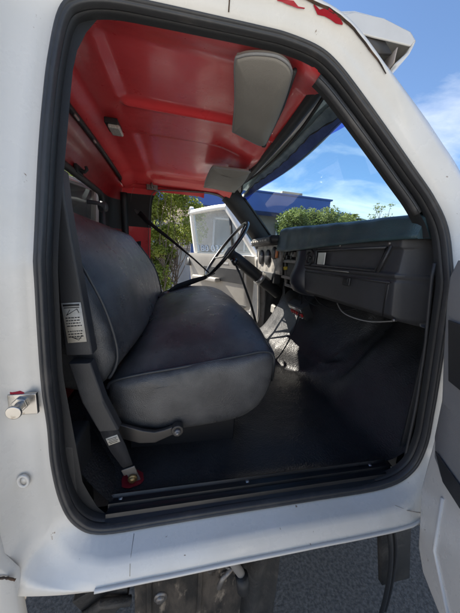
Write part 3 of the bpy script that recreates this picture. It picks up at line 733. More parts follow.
# recess panel frame on the upper part
def frame_strip(mb, pts, w, y_off):
    mb.tube(pts, w, 6, closed=True)
fr = MB(); fx = .606
fr.tube([(fx, .155, 1.510), (fx, .60, 1.507), (fx, .60, 1.442), (fx, .185, 1.440)], .0045, 6, closed=True); fr.tube([(fx, .140, 1.515), (fx, .172, 1.434)], .004, 6); fr.build('panel_moulding', DASH, dash)
gb_ = MB()
gb_.prism([(.6085, .125, 1.404), (.6085, .625, 1.404), (.622, .625, 1.313), (.622, .085+.05, 1.313)], (.012, 0, 0)); gl = gb_.build('glove_box', DASH, dash, bevel=.003)
lt = MB(); lt.box((.6045, .307, 1.392), (.008, .040, .030)); lt.build('latch', TRIM, dash, bevel=.003)
lt = MB(); lt.box((.6000, .307, 1.396), (.006, .026, .014)); lt.build('latch_button', DASHD, dash, bevel=.002)
for k, y in enumerate((.128,)):
    g = MB(); g.tube([(.6075, y, 1.415), (.6075, y+.005, 1.40), (.621, y+.01, 1.30)], .0018, 6); g.build('panel_gap', DASHD, dash)
gx = MB(); gx.box((.6075, .37, 1.4085), (.004, .50, .0035)); gx.build('panel_gap', DASHD, dash)
for y_, z_ in ((.150, 1.522), (.605, 1.520), (.38, 1.523), (.10, 1.30)):
    sw = MB(); sw.cyl((.6110 if z_ > 1.4 else .628, y_, z_), (.605 if z_ > 1.4 else .622, y_, z_), .0045, 10); sw.build('screw', STEEL, dash)
# bright worn strip between glove box and panel
wsx_ = MB(); wsx_.box((.6025, .385, 1.4265), (.003, .17, .003)); wsx_.build('worn_strip', BEZEL, dash)
# round vent and silver plate
vn = MB(); vc = Vector((.604, .585, 1.475)); vn.tube([vc+Vector((0, .032*math.cos(a), .032*math.sin(a))) for a in [k*math.pi/14 for k in range(28)]], .007, 8, closed=True)
for k in range(-3, 4): vn.box(vc+Vector((.006, 0, k*.008)), (.012, 2*math.sqrt(.030**2-(k*.008)**2), .002))
vn.cyl(vc+Vector((.004, 0, 0)), vc+Vector((-.006, 0, 0)), .008, 14); vn.build('air_vent', DASHD, dash)
vq = MB(); vq.box((.608, .585, 1.475), (.008, .095, .080)); vq.build('vent_surround', TRIM, dash, bevel=.006)
pp = MB(); pp.box((.604, .490, 1.472), (.005, .055, .052)); pp.build('ash_tray_plate', SILVER, dash, bevel=.002)
# bolster
mb = MB(); rr = []
BZ = [(1.285, .640), (1.300, .600), (1.340, .575), (1.380, .572), (1.430, .592), (1.470, .598), (1.505, .598), (1.530, .612)]
for k in range(15):
    a = k/14; y = lerp(.618, .775, a); bul = math.sin(a*math.pi)**.5
    rr.append([(lerp(.67, x, bul), y, z) for z, x in BZ])
mb.loft(rr, False); mb.build('dash_bolster', mat('bolster_plastic', (.020, .022, .030), .42, rvar=.08), dash)
# centre stack: bezel frame, radio hole, controls
cb = MB()
Xb = lambda y, z: .640 + .10*(y-.80) + (.03 if z < 1.34 else 0)
def bar(y0, z0, y1, z1, w, mb, t=.014, dx=0):
    a = Vector((Xb(y0, z0)+dx, y0, z0)); b = Vector((Xb(y1, z1)+dx, y1, z1)); d_ = (b-a).normalized()
    mb.box((a+b)/2, (t, w, (b-a).length+w), Vector((1, 0, 0)), Vector((1, 0, 0)).cross(d_)*-1, d_)
for q in ((.79, 1.545, .79, 1.30), (1.02, 1.54, 1.00, 1.30), (.79, 1.45, 1.01, 1.45), (.79, 1.30, 1.0, 1.30), (.79, 1.355, 1.0, 1.352)): bar(*q, .018, cb)
cb.build('centre_bezel', BEZEL, dash, bevel=.003)
cs = MB(); cs.prism([(.70, .78, 1.29), (.70, 1.05, 1.29), (.70, 1.05, 1.55), (.70, .78, 1.55)], (.02, 0, 0)); cs.build('stack_back', DASHD, dash)
rk = MB()
for y, z in ((.85, 1.50), (.90, 1.50), (.95, 1.50), (.87, 1.475), (.93, 1.475)): rk.cyl((.665, y, z), (.640, y, z), .011, 14)
rk.box((.668, .90, 1.487), (.02, .19, .060)); rk.build('heater_controls', DASHD, dash, bevel=.002)
tg_ = MB(); tg_.box((.652, .86, 1.492), (.02, .05, .03)); tg_.build('worn_switch', BEZEL, dash, bevel=.003)
tg_ = MB(); tg_.cyl((.69, .98, 1.41), (.655, .98, 1.405), .011, 14); tg_.build('choke_knob', YELLOW, dash)
cbx = MB(); cbx.box((.675, .89, 1.40), (.02, .13, .085)); cbx.build('radio_slot', DASHD, dash, bevel=.004)
# instrument cluster with hood
ic = MB(); ic.prism([(.640, 1.00, 1.36), (.640, 1.47, 1.36), (.625, 1.47, 1.56), (.625, 1.00, 1.56)], (.02, 0, 0))
icl = ic.build('instrument_cluster', mat('cluster_silver', (.27, .255, .235), .4, var=((.12, .115, .11), 22, .42, .6), rvar=.1), dash, bevel=.004)
dk = MB()
for y, z, r in ((1.10, 1.50, .042), (1.22, 1.47, .055), (1.36, 1.47, .055)):
    dk.cyl((.640, y, z), (.622, y, z), r, 28); 
dk.build('gauge_dial', DASHD, dash)
asx = MB(); asx.box((.622, 1.045, 1.495), (.006, .030, .055)); asx.build('amber_sticker', AMBER, dash)
hd = MB(); hprof = [(.565, 1.556), (.555, 1.565), (.552, 1.590), (.562, 1.603), (.70, 1.612), (.80, 1.60)]
rr = []
for k in range(16):
    y = lerp(1.00, 1.475, k/15); dz = -.006*ss(1.3, 1.47, y); rr.append([(x+.02*ss(1.40, 1.475, y), y, z+dz) for x, z in hprof])
hd.loft(rr, False); hd.loft([[(.565, 1.0, 1.556), (.80, 1.0, 1.60)], [(.552, 1.0, 1.590), (.562, 1.0, 1.603)]], False)
hd.loft([[(.565, 1.0, 1.556), (.565, 1.475, 1.556)], [(.66, 1.0, 1.552), (.66, 1.475, 1.552)]], False)
hood_c = hd.build('cluster_hood', TRIM, dash, solid=.004)
hs = MB()
for k in range(7): hs.box((.5505, 1.08+.052*k, 1.577), (.008, .036, .012))
hs.build('hood_slots', mat('slot_grey', (.30, .29, .27), .5), dash, bevel=.002)
sp_ = MB(); sp_.box((.66, 1.26, 1.33), (.05, .36, .075)); sp_.build('lower_panel', TRIM, dash, bevel=.008)
sp_ = MB(); sp_.prism([(.60, 1.22, 1.275), (.60, 1.42, 1.275), (.62, 1.42, 1.330), (.62, 1.22, 1.330)], (.06, 0, 0)); sp_.build('fuse_cover', mat('pale_cover', (.42, .41, .39), .5, dirt=((.12, .11, .10), 15, .55)), dash, bevel=.006)
# teal dash pad: crowned along its length, drooping folded ends
mb = MB(); rr = []
def pad(y):
    cr = interp([(.03, -.010), (.08, .0), (.3, .010), (.6, .028), (.80, .042), (.90, .048), (1.0, .046)], y)
    lo = interp([(.03, 1.535), (.3, 1.532), (.6, 1.520), (.85, 1.508), (1.0, 1.515)], y)
    wob = .003*math.sin(23*y)+.002*math.sin(51*y+1)
    fx_ = .596 + .02*ss(.09, .03, y) + wob
    return [(fx_+.024, lo-.002), (fx_+.002, lo-.005), (fx_-.003, lo-.002), (fx_-.003, lo+.006), (fx_-.001, lo+.009), (fx_+.003, 1.560+cr*.5), (fx_+.007, 1.584+cr*.8), (fx_+.013, 1.592+cr*.9), (fx_+.024, 1.597+cr), (fx_+.06, 1.600+cr), (.73, 1.598+cr), (.82, 1.588+cr*.8), (.90, 1.568+cr*.4), (.955, 1.545)]
for k in range(90):
    y = lerp(.062, .985, k/89); rr.append([(x, y, z) for x, z in pad(y)])
mb.loft(rr, False, (False, False)); n = len(rr[0])
mb.add(rr[0], [tuple(range(n))]); mb.add(rr[-1], [tuple(range(n))])
padm = mb.build('dash_pad', TEAL, dash)
v, f = gridm(6, 14, lambda a, b: (lerp(.70, .96, a), lerp(.98, CW-.07, b), lerp(1.606, 1.545, a))); mk('dash_top', v, f, TRIM, dash, solid=.006)

# ---- steering column, wheel
scm = MB(); wc = Vector((.305, 1.165, 1.500)); axd = Vector((.335, 0, -.232)).normalized()
scm.tube([wc+axd*.035, wc+axd*.10, wc+axd*.30, wc+axd*.50], [.030, .040, .043, .040], 20)
col_o = scm.build('steering_column', TRIM, truck)
cr_ = MB(); cr_.tube([wc+axd*.30, wc+axd*.33], [.050, .050], 20); cr_.build('column_collar', SILVER, col_o)
s1 = Vector((0, 1, 0)); s2 = axd.cross(s1).normalized()
wh = MB(); wh.tube([wc+(s1*math.cos(a)+s2*math.sin(a))*.222 for a in [k*math.pi/36 for k in range(72)]], .0115, 12, closed=True)
RIM = mat('wheel_rim', (.018, .018, .019), .30, coat=.5, rvar=.08); whl = wh.build('steering_wheel', RIM, truck)
sk = MB()
for a in (R(200), R(340), R(90)):
    e = s1*math.cos(a)+s2*math.sin(a); sk.tube([wc+axd*.030+e*.03, wc+axd*.028+e*.11, wc+e*.215], [.014, .010, .008], 10, sq=.6)
sk.build('wheel_spokes', TRIM, whl)
hb_ = MB(); hb_.tube([wc+axd*.06, wc+axd*.015, wc+axd*.008], [.034, .044, .030], 24); hb_.build('horn_hub', TRIM, whl, bevel=.004)
tsx = MB(); tsx.tube([wc+axd*.10, wc+axd*.09+s1*.06, wc+axd*.08+s1*.16], [.006, .005, .006], 8); tsx.build('turn_lever', TRIM, col_o)
# gear lever, pedals
gv = MB(); gv.tube([(.545, 1.07, .90), (.530, 1.07, 1.02), (.490, 1.08, 1.14), (.420, 1.09, 1.30), (.362, 1.10, 1.415)], [.012, .009, .008, .0075, .0075], 10); gvo = gv.build('gear_lever', TRIM, truck)
gk_ = MB(); gk_.tube([(.372, 1.10, 1.40), (.362, 1.10, 1.418), (.352, 1.10, 1.437), (.347, 1.10, 1.447)], [.012, .023, .022, .010], 16); gk_.build('gear_knob', RIM, gvo)
for y, x, z in ((1.28, .735, 1.075), (1.40, .78, 1.06)):
    pm = MB(); pm.tube([(x+.02, y, z), (x+.05, y-.005, z+.03), (x+.08, y-.01, z+.12), (x+.07, y-.02, z+.22)], .007, 8); pe = pm.build('pedal', DARKM, truck)
    pd = MB(); pd.box((x, y, z), (.016, .075, .055), (.8, 0, .6), (0, 1, 0)); pd.build('pedal_pad', BEZEL if y < 1.3 else TRIM, pe, bevel=.004)

# ---- switch box hanging on the tunnel
sx = MB(); bcx = Vector((.690, .775, 1.185)); BX = Vector((.55, 0, -.83)).normalized(); BZ_ = Vector((.83, 0, .55)).normalized()
sx.box(bcx, (.080, .180, .05), BX, (0, 1, 0), BZ_*-1); swb = sx.build('switch_box', TRIM, truck, bevel=.004)
swp = MB(); swp.box(bcx-BZ_*.027-BX*.022, (.022, .150, .006), BX, (0, 1, 0), BZ_); swp.build('switch_plate', SILVER, swb)
sk_ = MB()
for k in range(5): sk_.box(bcx-BZ_*.029+BX*.008+Vector((0, -.060+.030*k, 0)), (.020, .014, .012), BX, (0, 1, 0), BZ_)
sk_.build('switch_rocker', RLED, swb, bevel=.002)
sk_ = MB()
for k in range(6): sk_.cyl(bcx-BZ_*.024+BX*.028+Vector((0, -.055+.022*k, 0)), bcx-BZ_*.034+BX*.028+Vector((0, -.055+.022*k, 0)), .004, 8)
sk_.build('switch_button', SILVER, swb)
def wire(pts, r, m1=WEB, nm='wire', par=truck): 
    w = MB(); w.tube(spline(pts, 40), r, 6); return w.build(nm, m1, par)
wire([(.70, .80, 1.26), (.66, .72, 1.20), (.60, .66, 1.08), (.54, .66, .95), (.50, .70, .895), (.47, .78, .88)], .0035)
wire([(.47, .78, .88), (.505, .72, .883), (.52, .69, .915), (.515, .68, .935), (.50, .67, .89)], .003)
wire([(.74, .55, 1.30), (.72, .45, 1.245), (.74, .34, 1.235), (.76, .24, 1.26), (.78, .15, 1.30)], .003, GTRIM)
wire([(.72, .70, 1.285), (.70, .60, 1.255), (.73, .50, 1.24), (.78, .42, 1.27)], .004)
wire([(.75, .85, 1.28), (.72, .78, 1.245), (.72, .66, 1.23), (.76, .55, 1.26)], .003, TRIM)
hm = MB(); hm.box((.86, .30, 1.285), (.12, .15, .05)); hm.build('heater_duct', BEZEL, truck, bevel=.01)
hm = MB(); hm.box((.90, .12, 1.22), (.06, .05, .14)); hm.build('wiring_plug', DARKM, truck, bevel=.006)
# inner blocking of the space under the dash
ub = MB(); ub.box((.98, CW/2, 1.40), (.20, CW-.2, .20)); ub.build('heater_box', DASHD, truck, bevel=.02)

# ---- sun visors
def sunvis(name, outline, zf):
    mb = MB(); n = len(outline); P_ = spline([(x, y, 0) for x, y in outline], 60, True)
    topv = [(p.x, p.y, zf(p.x, p.y)+.009) for p in P_]; bot = [(p.x, p.y, zf(p.x, p.y)-.009) for p in P_]
    cx = sum(p.x for p in P_)/60; cy = sum(p.y for p in P_)/60
    def ins(r_, s, dz): return [(cx+(a-cx)*s, cy+(b-cy)*s, c+dz) for a, b, c in r_]
    mb.loft([ins(topv, .5, .001), ins(topv, .95, 0), ins(topv, .995, -.004), ins(bot, .995, .004), ins(bot, .95, 0), ins(bot, .5, -.001)], True, (True, True)); o = mb.build(name, GREYV, truck); w = MB(); w.tube([(cx+(p.x-cx)*.997, cy+(p.y-cy)*.997, zf(p.x, p.y)-.003) for p in P_], .0035, 6, closed=True); w.build('visor_piping', GTRIM, o); return o
vz = lambda x, y: 1.900 - .10*max(0, x-.20)
v1 = sunvis('sun_visor', [(.118, .180), (.125, .155), (.16, .138), (.21, .132), (.245, .148), (.262, .19), (.285, .30), (.302, .42), (.312, .505), (.306, .525), (.28, .528), (.19, .492), (.176, .470), (.150, .32)], vz)
rd = MB(); rd.tube([(.258, .155, vz(.25, .15)), (.286, .29, vz(.28, .3)), (.312, .50, vz(.31, .5)), (.318, .545, vz(.31, .5)+.012)], .006, 8); rd.build('visor_rod', TRIM, v1)
rd = MB(); rd.box((.316, .535, 1.895), (.016, .020, .020)); rd.build('visor_clip', TRIM, v1, bevel=.004)
v2_ = sunvis('sun_visor', [(.150, .870), (.165, .845), (.20, .842), (.325, .800), (.338, .83), (.350, 1.0), (.345, 1.17), (.330, 1.21), (.165, 1.23), (.148, 1.20), (.143, 1.05)], lambda x, y: 1.893 - .10*max(0, x-.20))
rd = MB(); rd.tube([(.335, .80, 1.885), (.350, 1.0, 1.882), (.345, 1.22, 1.882)], .006, 8); rd.build('visor_rod', TRIM, v2_)

# ---- doors, built in door coordinates (s from hinge, n into the cab, z) and swung open
def door(mirror, th, H, trimmat, ks=1.0, kz=1.0):
    c_, s_ = math.cos(th), math.sin(th)
    def T(s, n, z):
        s = s*ks; z = z if z < 1.47 else 1.47+(z-1.47)*kz
        x = H[0]-c_*s-s_*n; y = -s_*s+c_*n
        return (x, H[1]-y, z) if mirror else (x, H[1]+y, z)
    def tr(mb): mb.v = [T(*p) for p in mb.v]; return mb
    sh = MB()
    outl = [(.0, .86), (.05, .70), (.09, .645), (.16, .635), (.80, .650), (.86, .70), (.90, .80), (.915, 1.0), (.915, 1.47), (0.02, 1.49), (0.0, 1.40)]
    sh.prism([(s, -.085, z) for s, z in outl], (0, .020, 0))                                   # outer skin
    inn = [(.012, .87), (.06, .73), (.10, .70), (.80, .705), (.875, .80), (.89, 1.0), (.89, 1.465), (.025, 1.48), (.012, 1.40)]
    sh.prism([(s, -.066, z) for s, z in inn], (0, .105, 0))                                    # inner box
    o = tr(sh).build('door', WHITE, truck, bevel=.010, seg=3)
    tp = MB()
    rr = []
    tabs = [(1.475, .112, .03, .885), (1.44, .114, .020, .885), (1.38, .104, .012, .885), (1.28, .088, .010, .885), (1.15, .066, .012, .885), (1.03, .050, .014, .885), (.985, .046, .030, .87), (.965, .041, .06, .84)]
    for z, n, s0, s1 in tabs: rr.append([(lerp(s0, s1, k/20) , n if 0 < k < 20 else .038, z) for k in range(21)])
    tp.loft(rr, False); tr(tp).build('door_trim', trimmat, o, bevel=.006)
    tb2 = MB(); tb2.prism([(.055, .0505, 1.018), (.875, .0505, 1.018), (.86, .046, .972), (.100, .046, .972)], (0, .004, 0)); tr(tb2).build('trim_border', TRIM2, o, bevel=.002)
    rc = MB(); rc.prism([(.080, .1025, 1.35), (.60, .1025, 1.35), (.60, .0785, 1.215), (.088, .0785, 1.215)], (0, .004, 0)); tr(rc).build('trim_recess', TRIM2, o, bevel=.008)
    ar = MB(); ar.box((.55, .115, 1.22), (.36, .07, .045)); tr(ar).build('armrest', trimmat, o, bevel=.012)
    hd_ = MB(); hd_.box((.30, .100, 1.40), (.09, .016, .03)); tr(hd_).build('door_handle', CHROME, o, bevel=.004)
    wn = MB(); wn.cyl((.42, .09, 1.10), (.42, .12, 1.10), .014, 12); wn.box((.46, .118, 1.10), (.09, .01, .016)); wn.cyl((.50, .118, 1.10), (.50, .145, 1.10), .011, 12); tr(wn).build('window_crank', CHROME, o)
    spk = MB(); spk.prism([(.80, .112, 1.335), (.88, .112, 1.335), (.86, .112, 1.42), (.84, .112, 1.42)], (0, .006, 0)); tr(spk).build('lock_pull_plate', TRIM2, o)
    # pressed shapes on the bare lower metal
    pr_ = MB(); pr_.tube([(.10, .040, .93), (.12, .040, .80), (.20, .040, .745), (.60, .040, .745), (.74, .040, .78), (.80, .040, .90)], .0045, 8); tr(pr_).build('door_rib', WHITE, o)
    # window frame
    tum = lambda z: -.035+.10*(z-1.47)/.42
    fp = [(.035, 1.475), (.13, 1.60), (.33, 1.855), (.40, 1.893), (.86, 1.885), (.895, 1.86), (.905, 1.47)]
    fm_ = MB(); rr = []
    base = spline([(s, 0, z) for s, z in fp], 60)
    for k, p in enumerate(base):
        a = base[max(0, k-1)]; b = base[min(59, k+1)]; t = (b-a).normalized(); nn = Vector((t.z, 0, -t.x))
        r_ = []
        for d_, n_ in ((.0, -.02), (.0, .024), (.034, .024), (.040, .008), (.040, -.02)):
            q = p + nn*d_*(1 if nn.dot(Vector((.5, 0, 1.6))-p) > 0 else -1); r_.append((q.x, n_+tum(p.z), q.z))
        rr.append(r_)
    fm_.loft(rr, True, (True, True)); tr(fm_).build('window_frame', WHITE, o)
    vb = MB(); vb.box((.33, tum(1.66), 1.66), (.020, .022, .40), (1, 0, 0), (0, 1, -.02), (.02, .20, 1)); tr(vb).build('vent_divider', TRIM, o)
    gp = [(.05, 1.47), (.14, 1.60), (.34, 1.845), (.41, 1.875), (.86, 1.868), (.88, 1.84), (.89, 1.47)]
    gv_ = [(s, tum(z), z) for s, z in gp]
    gz = MB(); gz.add(gv_, [tuple(range(len(gv_)))]); gg = tr(gz).build('window_glass', GDOOR, o, smooth=False)
    return o, T, tum
dn, Tn, _ = door(False, R(62), (.70, -.06), GTRIM)
df, Tf, tumf = door(True, R(58), (.70, CW+.06), DOORLIT, 1.12, 1.12)
df['label'] = 'far driver door swung open, trim coloured pale as if in full sun'
# blue lettering along the lower edge of the far door glass
tc_ = bpy.data.curves.new('txt', 'FONT'); tc_.body = '180 033'; tc_.size = .085; tc_.extrude = .0008
to = bpy.data.objects.new('txt_tmp', tc_); COL.objects.link(to); dg = bpy.context.evaluated_depsgraph_get(); dg.update()
tm = bpy.data.meshes.new_from_object(to.evaluated_get(dg)); bpy.data.objects.remove(to)
tv = [Tf(.86-p.co.x*1.5, tumf(1.50+p.co.y)+.006+p.co.z, 1.50+p.co.y) for p in tm.vertices]; tf_ = [tuple(p.vertices) for p in tm.polygons]
mk('glass_lettering', tv, tf_, mat('faded_blue', (.30, .37, .48), .6), df, smooth=False)

# ---- under the sill: muddy side tank, flap, hose
tk = MB(); rr = []
for x in (-.10, -.09, .10, .205, .214):
    rr.append([(x, y, z) for y, z in ((.06, .28), (.045, .31), (.045, .66), (.06, .70), (.45, .70), (.45, .28))])
tk.loft(rr, True, (True, True)); tank = tk.build('side_tank', MUD, truck, bevel=.006)
for x, z in ((.02, .62), (-.03, .50)):
    bl = MB(); bl.cyl((x, .048, z), (x, .034, z), .012, 6); bl.cyl((x, .048, z), (x, .040, z), .018, 14); bl.build('tank_bolt', STEEL, tank)
rb = MB()
for x in (-.06, .08): rb.box((x, .042, .50), (.014, .010, .36))
rb.build('tank_strap', MUD, tank, bevel=.003)
fl = MB(); v, f = gridm(14, 20, lambda a, b: (lerp(.214, .335, a), .06+.012*math.sin(a*9+b*2)+.01*b, lerp(.72, .20, b))); fl.add(v, f); fl.build('mud_flap', MUDFLAP, truck, solid=.005)
hz = MB(); hz.tube(spline([(.135, .035, .70), (.150, .030, .655), (.170, .028, .60), (.195, .026, .555), (.20, .02, .53)], 20), .012, 12); hs_ = hz.build('drain_hose', mat('grey_hose', (.20, .19, .18), .6), truck)
hz = MB(); hz.cyl((.197, .022, .555), (.203, .012, .515), .019, 16); hz.cyl((.203, .012, .516), (.204, .010, .508), .011, 12); hz.build('hose_end', TRIM, hs_)
hz = MB(); hz.tube([(.165+.018*math.cos(a), .028, .60+.02*math.sin(a)) for a in [k*math.pi/6 for k in range(12)]], .004, 6, closed=True); hz.tube([(.18, .03, .59), (.14, .02, .56), (.13, .02, .53)], .007, 8); hz.build('hose_clamp', STEEL, hs_)
ex = MB(); ex.tube(spline([(-.08, .040, .66), (-.02, .030, .62), (.05, .034, .60), (.11, .030, .64), (.13, .035, .69)], 24), .006, 8); ex.build('cable', TRIM, truck)
ex = MB(); ex.prism([(.095, .040, .70), (.125, .040, .70), (.13, .040, .58), (.115, .040, .545), (.10, .040, .56)], (0, .006, 0)); ex.build('hanger_strap', STEEL, tank)
ex = MB(); ex.cyl((.145, .044, .565), (.145, .030, .565), .024, 20); ex.cyl((.145, .034, .565), (.145, .024, .565), .010, 12); ex.build('drain_cap', MUD, tank, bevel=.002)
fr_ = MB(); fr_.box((.4, .42, .60), (2.6, .08, .20)); fr_.build('chassis_rail', DASHD, truck, bevel=.01)
v, f = gridm(8, 8, lambda a, b: (lerp(-.5, 1.2, a), lerp(.02, CW-.02, b), .745)); mk('cab_underside', v, f, MUDFLAP, truck, solid=.01)
for k, (x0, y0) in enumerate(((.66, .05), (.69, .06))):
    wire([(x0-.03*k, y0, .74), (x0+.01, y0-.01, .66), (x0+.05, y0-.02, .57), (x0+.10, y0-.01, .42), (x0+.16, y0+.02, .20), (x0+.19, y0+.04, .04)], .008-.001*k, TRIM, 'brake_hose')
sl_ = MB(); sl_.prism([(.70, .10, .74), (.84, .10, .74), (1.0, .12, .15), (.86, .12, .15)], (0, .02, 0)); sl_.build('splash_guard', MUDFLAP, truck)
bk_ = MB(); bk_.prism([(-.26, .06, .52), (-.12, .06, .60), (-.12, .06, .48), (-.20, .06, .40)], (0, .03, 0)); bk_.tube([(-.25, .05, .46), (-.18, .04, .53), (-.11, .05, .50)], .012, 8); bk_.build('tank_bracket', MUDFLAP, truck, bevel=.003)
# dark box added behind the cab so reflections show in the rear glass
rbm = MB(); rbm.box((-.98, CW/2, 1.33), (.50, 1.66, 1.14)); rbm.build('rear_backing', mat('dark_backing', (.035, .04, .05), .6), truck, bevel=.01)

# added frame standing in for the far door's reflection; its pane blocks sun
refl_frame = tag(empty('door_reflection', (-.59, .85, 1.48)), 'added white frame behind the cab, standing in for the far door reflected in the rear glass', 'reflection stand-in')
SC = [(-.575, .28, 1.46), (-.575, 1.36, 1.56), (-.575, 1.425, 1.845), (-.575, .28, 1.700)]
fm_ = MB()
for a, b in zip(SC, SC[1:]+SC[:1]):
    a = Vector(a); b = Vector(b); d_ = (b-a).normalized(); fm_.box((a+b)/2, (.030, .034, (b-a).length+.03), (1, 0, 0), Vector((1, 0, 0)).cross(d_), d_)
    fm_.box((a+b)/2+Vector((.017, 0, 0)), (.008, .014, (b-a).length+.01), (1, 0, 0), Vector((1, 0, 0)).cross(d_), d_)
fm_.build('frame', WHITE2, refl_frame, bevel=.003)
pm_ = MB(); pm_.prism([(x-.004, y, z) for x, y, z in SC], (-.004, 0, 0)); pm_.build('pane', mat('refl_pane', (.10, .12, .13), .12, spec=.6, var=((.16, .18, .19), 5, .45, .6)), refl_frame)

# ================================================================== SETTING
ASPH = mat('asphalt', (.235, .20, .165), .85, var=((.115, .10, .085), 75, .40, .60), bump=(70, .012, 'n'), dirt=((.30, .29, .275), 130, .62))
v, f = gridm(60, 60, lambda a, b: (lerp(-220, 220, a), lerp(-220, 260, b), 0)); tag(mk('ground', v, f, ASPH), None, kind='structure')
CONC = mat('pale_concrete', (.36, .35, .34), .85, var=((.28, .275, .27), 3, .4, .65), bump=(60, .004, 'n'))
v, f = gridm(10, 10, lambda a, b: (lerp(-14, 16, a), lerp(2.9, 8.2, b), .004)); tag(mk('pavement', v, f, CONC), None, kind='structure')

v, f = gridm(10, 10, lambda a, b: (lerp(-16, 18, a), lerp(-18, -1.45, b), .004)); tag(mk('bounce_slab', v, f, mat('bounce_slab_concrete', (.58, .55, .50), .85, var=((.50, .47, .43), 3, .4, .65), bump=(60, .004, 'n'))), None, kind='structure')  # pale slab added behind the camera to bounce sun into the cab
wallm = MB(); wallm.box((-1.2, 5.6, .78), (7.0, .2, 1.56)); wl_ = wallm.build('garden_wall', mat('rendered_wall', (.42, .42, .43), .85, var=((.34, .34, .36), 2.2, .4, .65), bump=(25, .006, 'n')), bevel=.01)
tag(wl_, 'low pale rendered garden wall behind the hanging green shrub', 'wall')
wc_ = MB(); wc_.box((-1.2, 5.6, 1.59), (7.06, .27, .06)); wc_.build('coping', mat('wall_coping', (.40, .34, .31), .8, bump=(30, .004, 'n')), wl_, bevel=.008)

# low building with a blue fascia
bld = tag(empty('shop_building', (3.0, 9, 0)), 'single-storey beige building with a broad blue fascia beyond the windshield', 'building')
BEIGE = mat('beige_render', (.42, .36, .29), .85, var=((.35, .30, .25), 1.5, .4, .65), bump=(20, .006, 'n'))
b = MB(); b.box((1.0, 11.5, 1.6), (9.0, 5.0, 3.2)); b.build('wall', BEIGE, bld)
b = MB(); b.box((.55, 11.2, 3.45), (9.9, 5.9, .62)); fa = b.build('fascia', BLUEP, bld, bevel=.02)
b = MB(); b.box((5.9, 12.3, 1.6), (2.6, 4.6, 3.2)); b.build('wall', BEIGE, bld)
b = MB(); b.box((6.4, 12.0, 3.39), (2.1, 5.2, .56)); b.build('fascia', BLUEP, bld, bevel=.02)
b = MB(); b.box((.55, 11.2, 3.785), (10.0, 6.0, .05)); b.build('fascia_cap', mat('fascia_cap_blue', (.03, .09, .34), .5), bld)
b = MB(); b.box((4.25, 9.4, 3.95), (.85, .9, .30)); b.build('rooftop_box', mat('rooftop_tan', (.45, .36, .26), .8, bump=(30, .004, 'n')), bld, bevel=.015)
for x, w in ((1.7, .9), (2.75, .55), (4.3, 1.1), (-1.2, 1.2)):
    b = MB()
    for s in (-1, 1): b.box((x+s*w/2, 8.985, 1.75), (.07, .08, 2.2))
    b.box((x, 8.985, 2.86), (w+.07, .08, .07)); b.box((x, 8.985, .66), (w+.07, .08, .07)); wf = b.build('window', WHITE2, bld)
    b = MB(); b.box((x, 8.992, 1.75), (w-.06, .012, 2.12)); b.build('pane', mat('shop_pane', (.10, .16, .17), .12, spec=.8), wf)

def leaves(name, centres, n, size, m1, parent, spread, seed, droop=0.0):
    rn = random.Random(seed); v = []; f = []
    for _ in range(n):
        c, r = rn.choice(centres); d = Vector((rn.gauss(0, 1), rn.gauss(0, 1), rn.gauss(0, 1))).normalized()*(r*rn.random()**.45)
        p = Vector(c)+Vector((d.x, d.y, d.z*spread)); s = size*rn.uniform(.55, 1.35)
        a = Vector((rn.gauss(0, 1), rn.gauss(0, 1), rn.gauss(0, .7)-droop)).normalized(); b_ = a.orthogonal().normalized(); q = rn.uniform(0, 6.28); b_ = b_*math.cos(q)+a.cross(b_)*math.sin(q)
        k = len(v); bend = a.cross(b_)*s*.15
        v += [p, p+a*s*.5+b_*s*.26+bend, p+a*s, p+a*s*.5-b_*s*.26+bend]; f.append((k, k+1, k+2, k+3))
    return mk(name, v, f, m1, parent, smooth=False)
def leafmat(name, c1, c2, c3):
    M = mat(name, c1, .5, var=(c2, 2.0, .38, .62), dirt=(c3, 7, .56)); n = M.node_tree.nodes; l = M.node_tree.links; b = n['Principled BSDF']; out = n['Material Output']
    tl = n.new('ShaderNodeBsdfTranslucent'); l.new(b.inputs['Base Color'].links[0].from_socket, tl.inputs[0]); mx = n.new('ShaderNodeMixShader'); mx.inputs[0].default_value = .5
    l.new(b.outputs[0], mx.inputs[1]); l.new(tl.outputs[0], mx.inputs[2]); l.new(mx.outputs[0], out.inputs[0]); return M
LEAF1 = leafmat('leaf_yellow_green', (.30, .34, .060), (.18, .24, .045), (.46, .43, .12))
LEAF2 = leafmat('leaf_green', (.26, .28, .085), (.15, .19, .05), (.42, .38, .16))
BARK = mat('bark', (.13, .10, .075), .9, bump=(40, .01, 'n'))
def limb(mb, a, b, r0, r1, rn, wob=.05):
    a = Vector(a); b = Vector(b); L_ = (b-a).length; P_ = [a.lerp(b, t)+Vector((rn.uniform(-1, 1), rn.uniform(-1, 1), 0))*wob*L_*(0 if t in (0, 1) else 1) for t in (0, .3, .6, 1)]
    P_ = spline(P_, 10); mb.tube(P_, [lerp(r0, r1, k/9) for k in range(10)], 8)
def tree(name, label, cat, base, h, crown, leafm, nl, ls, seed, spread=1.0, tr_r=.06, stems=1, droop=0, group=None):
    rn = random.Random(seed); t = tag(empty(name, base), label, cat, group); mb = MB(); B = Vector(base); tops = []
    for k in range(stems):
        o = Vector((rn.uniform(-.2, .2), rn.uniform(-.2, .2), 0))*(stems > 1); top = B+o*2+Vector((0, 0, h*.55)); limb(mb, B+o, top, tr_r, tr_r*.6, rn); tops.append(top)
    for c, r in crown: limb(mb, rn.choice(tops)-Vector((0, 0, rn.uniform(0, .3)*h)), c, tr_r*.45, tr_r*.12, rn, .08)
    mb.build('trunk', BARK, t); leaves('crown', crown, nl, ls, leafm, t, spread, seed, droop); return t
rn = random.Random(21)
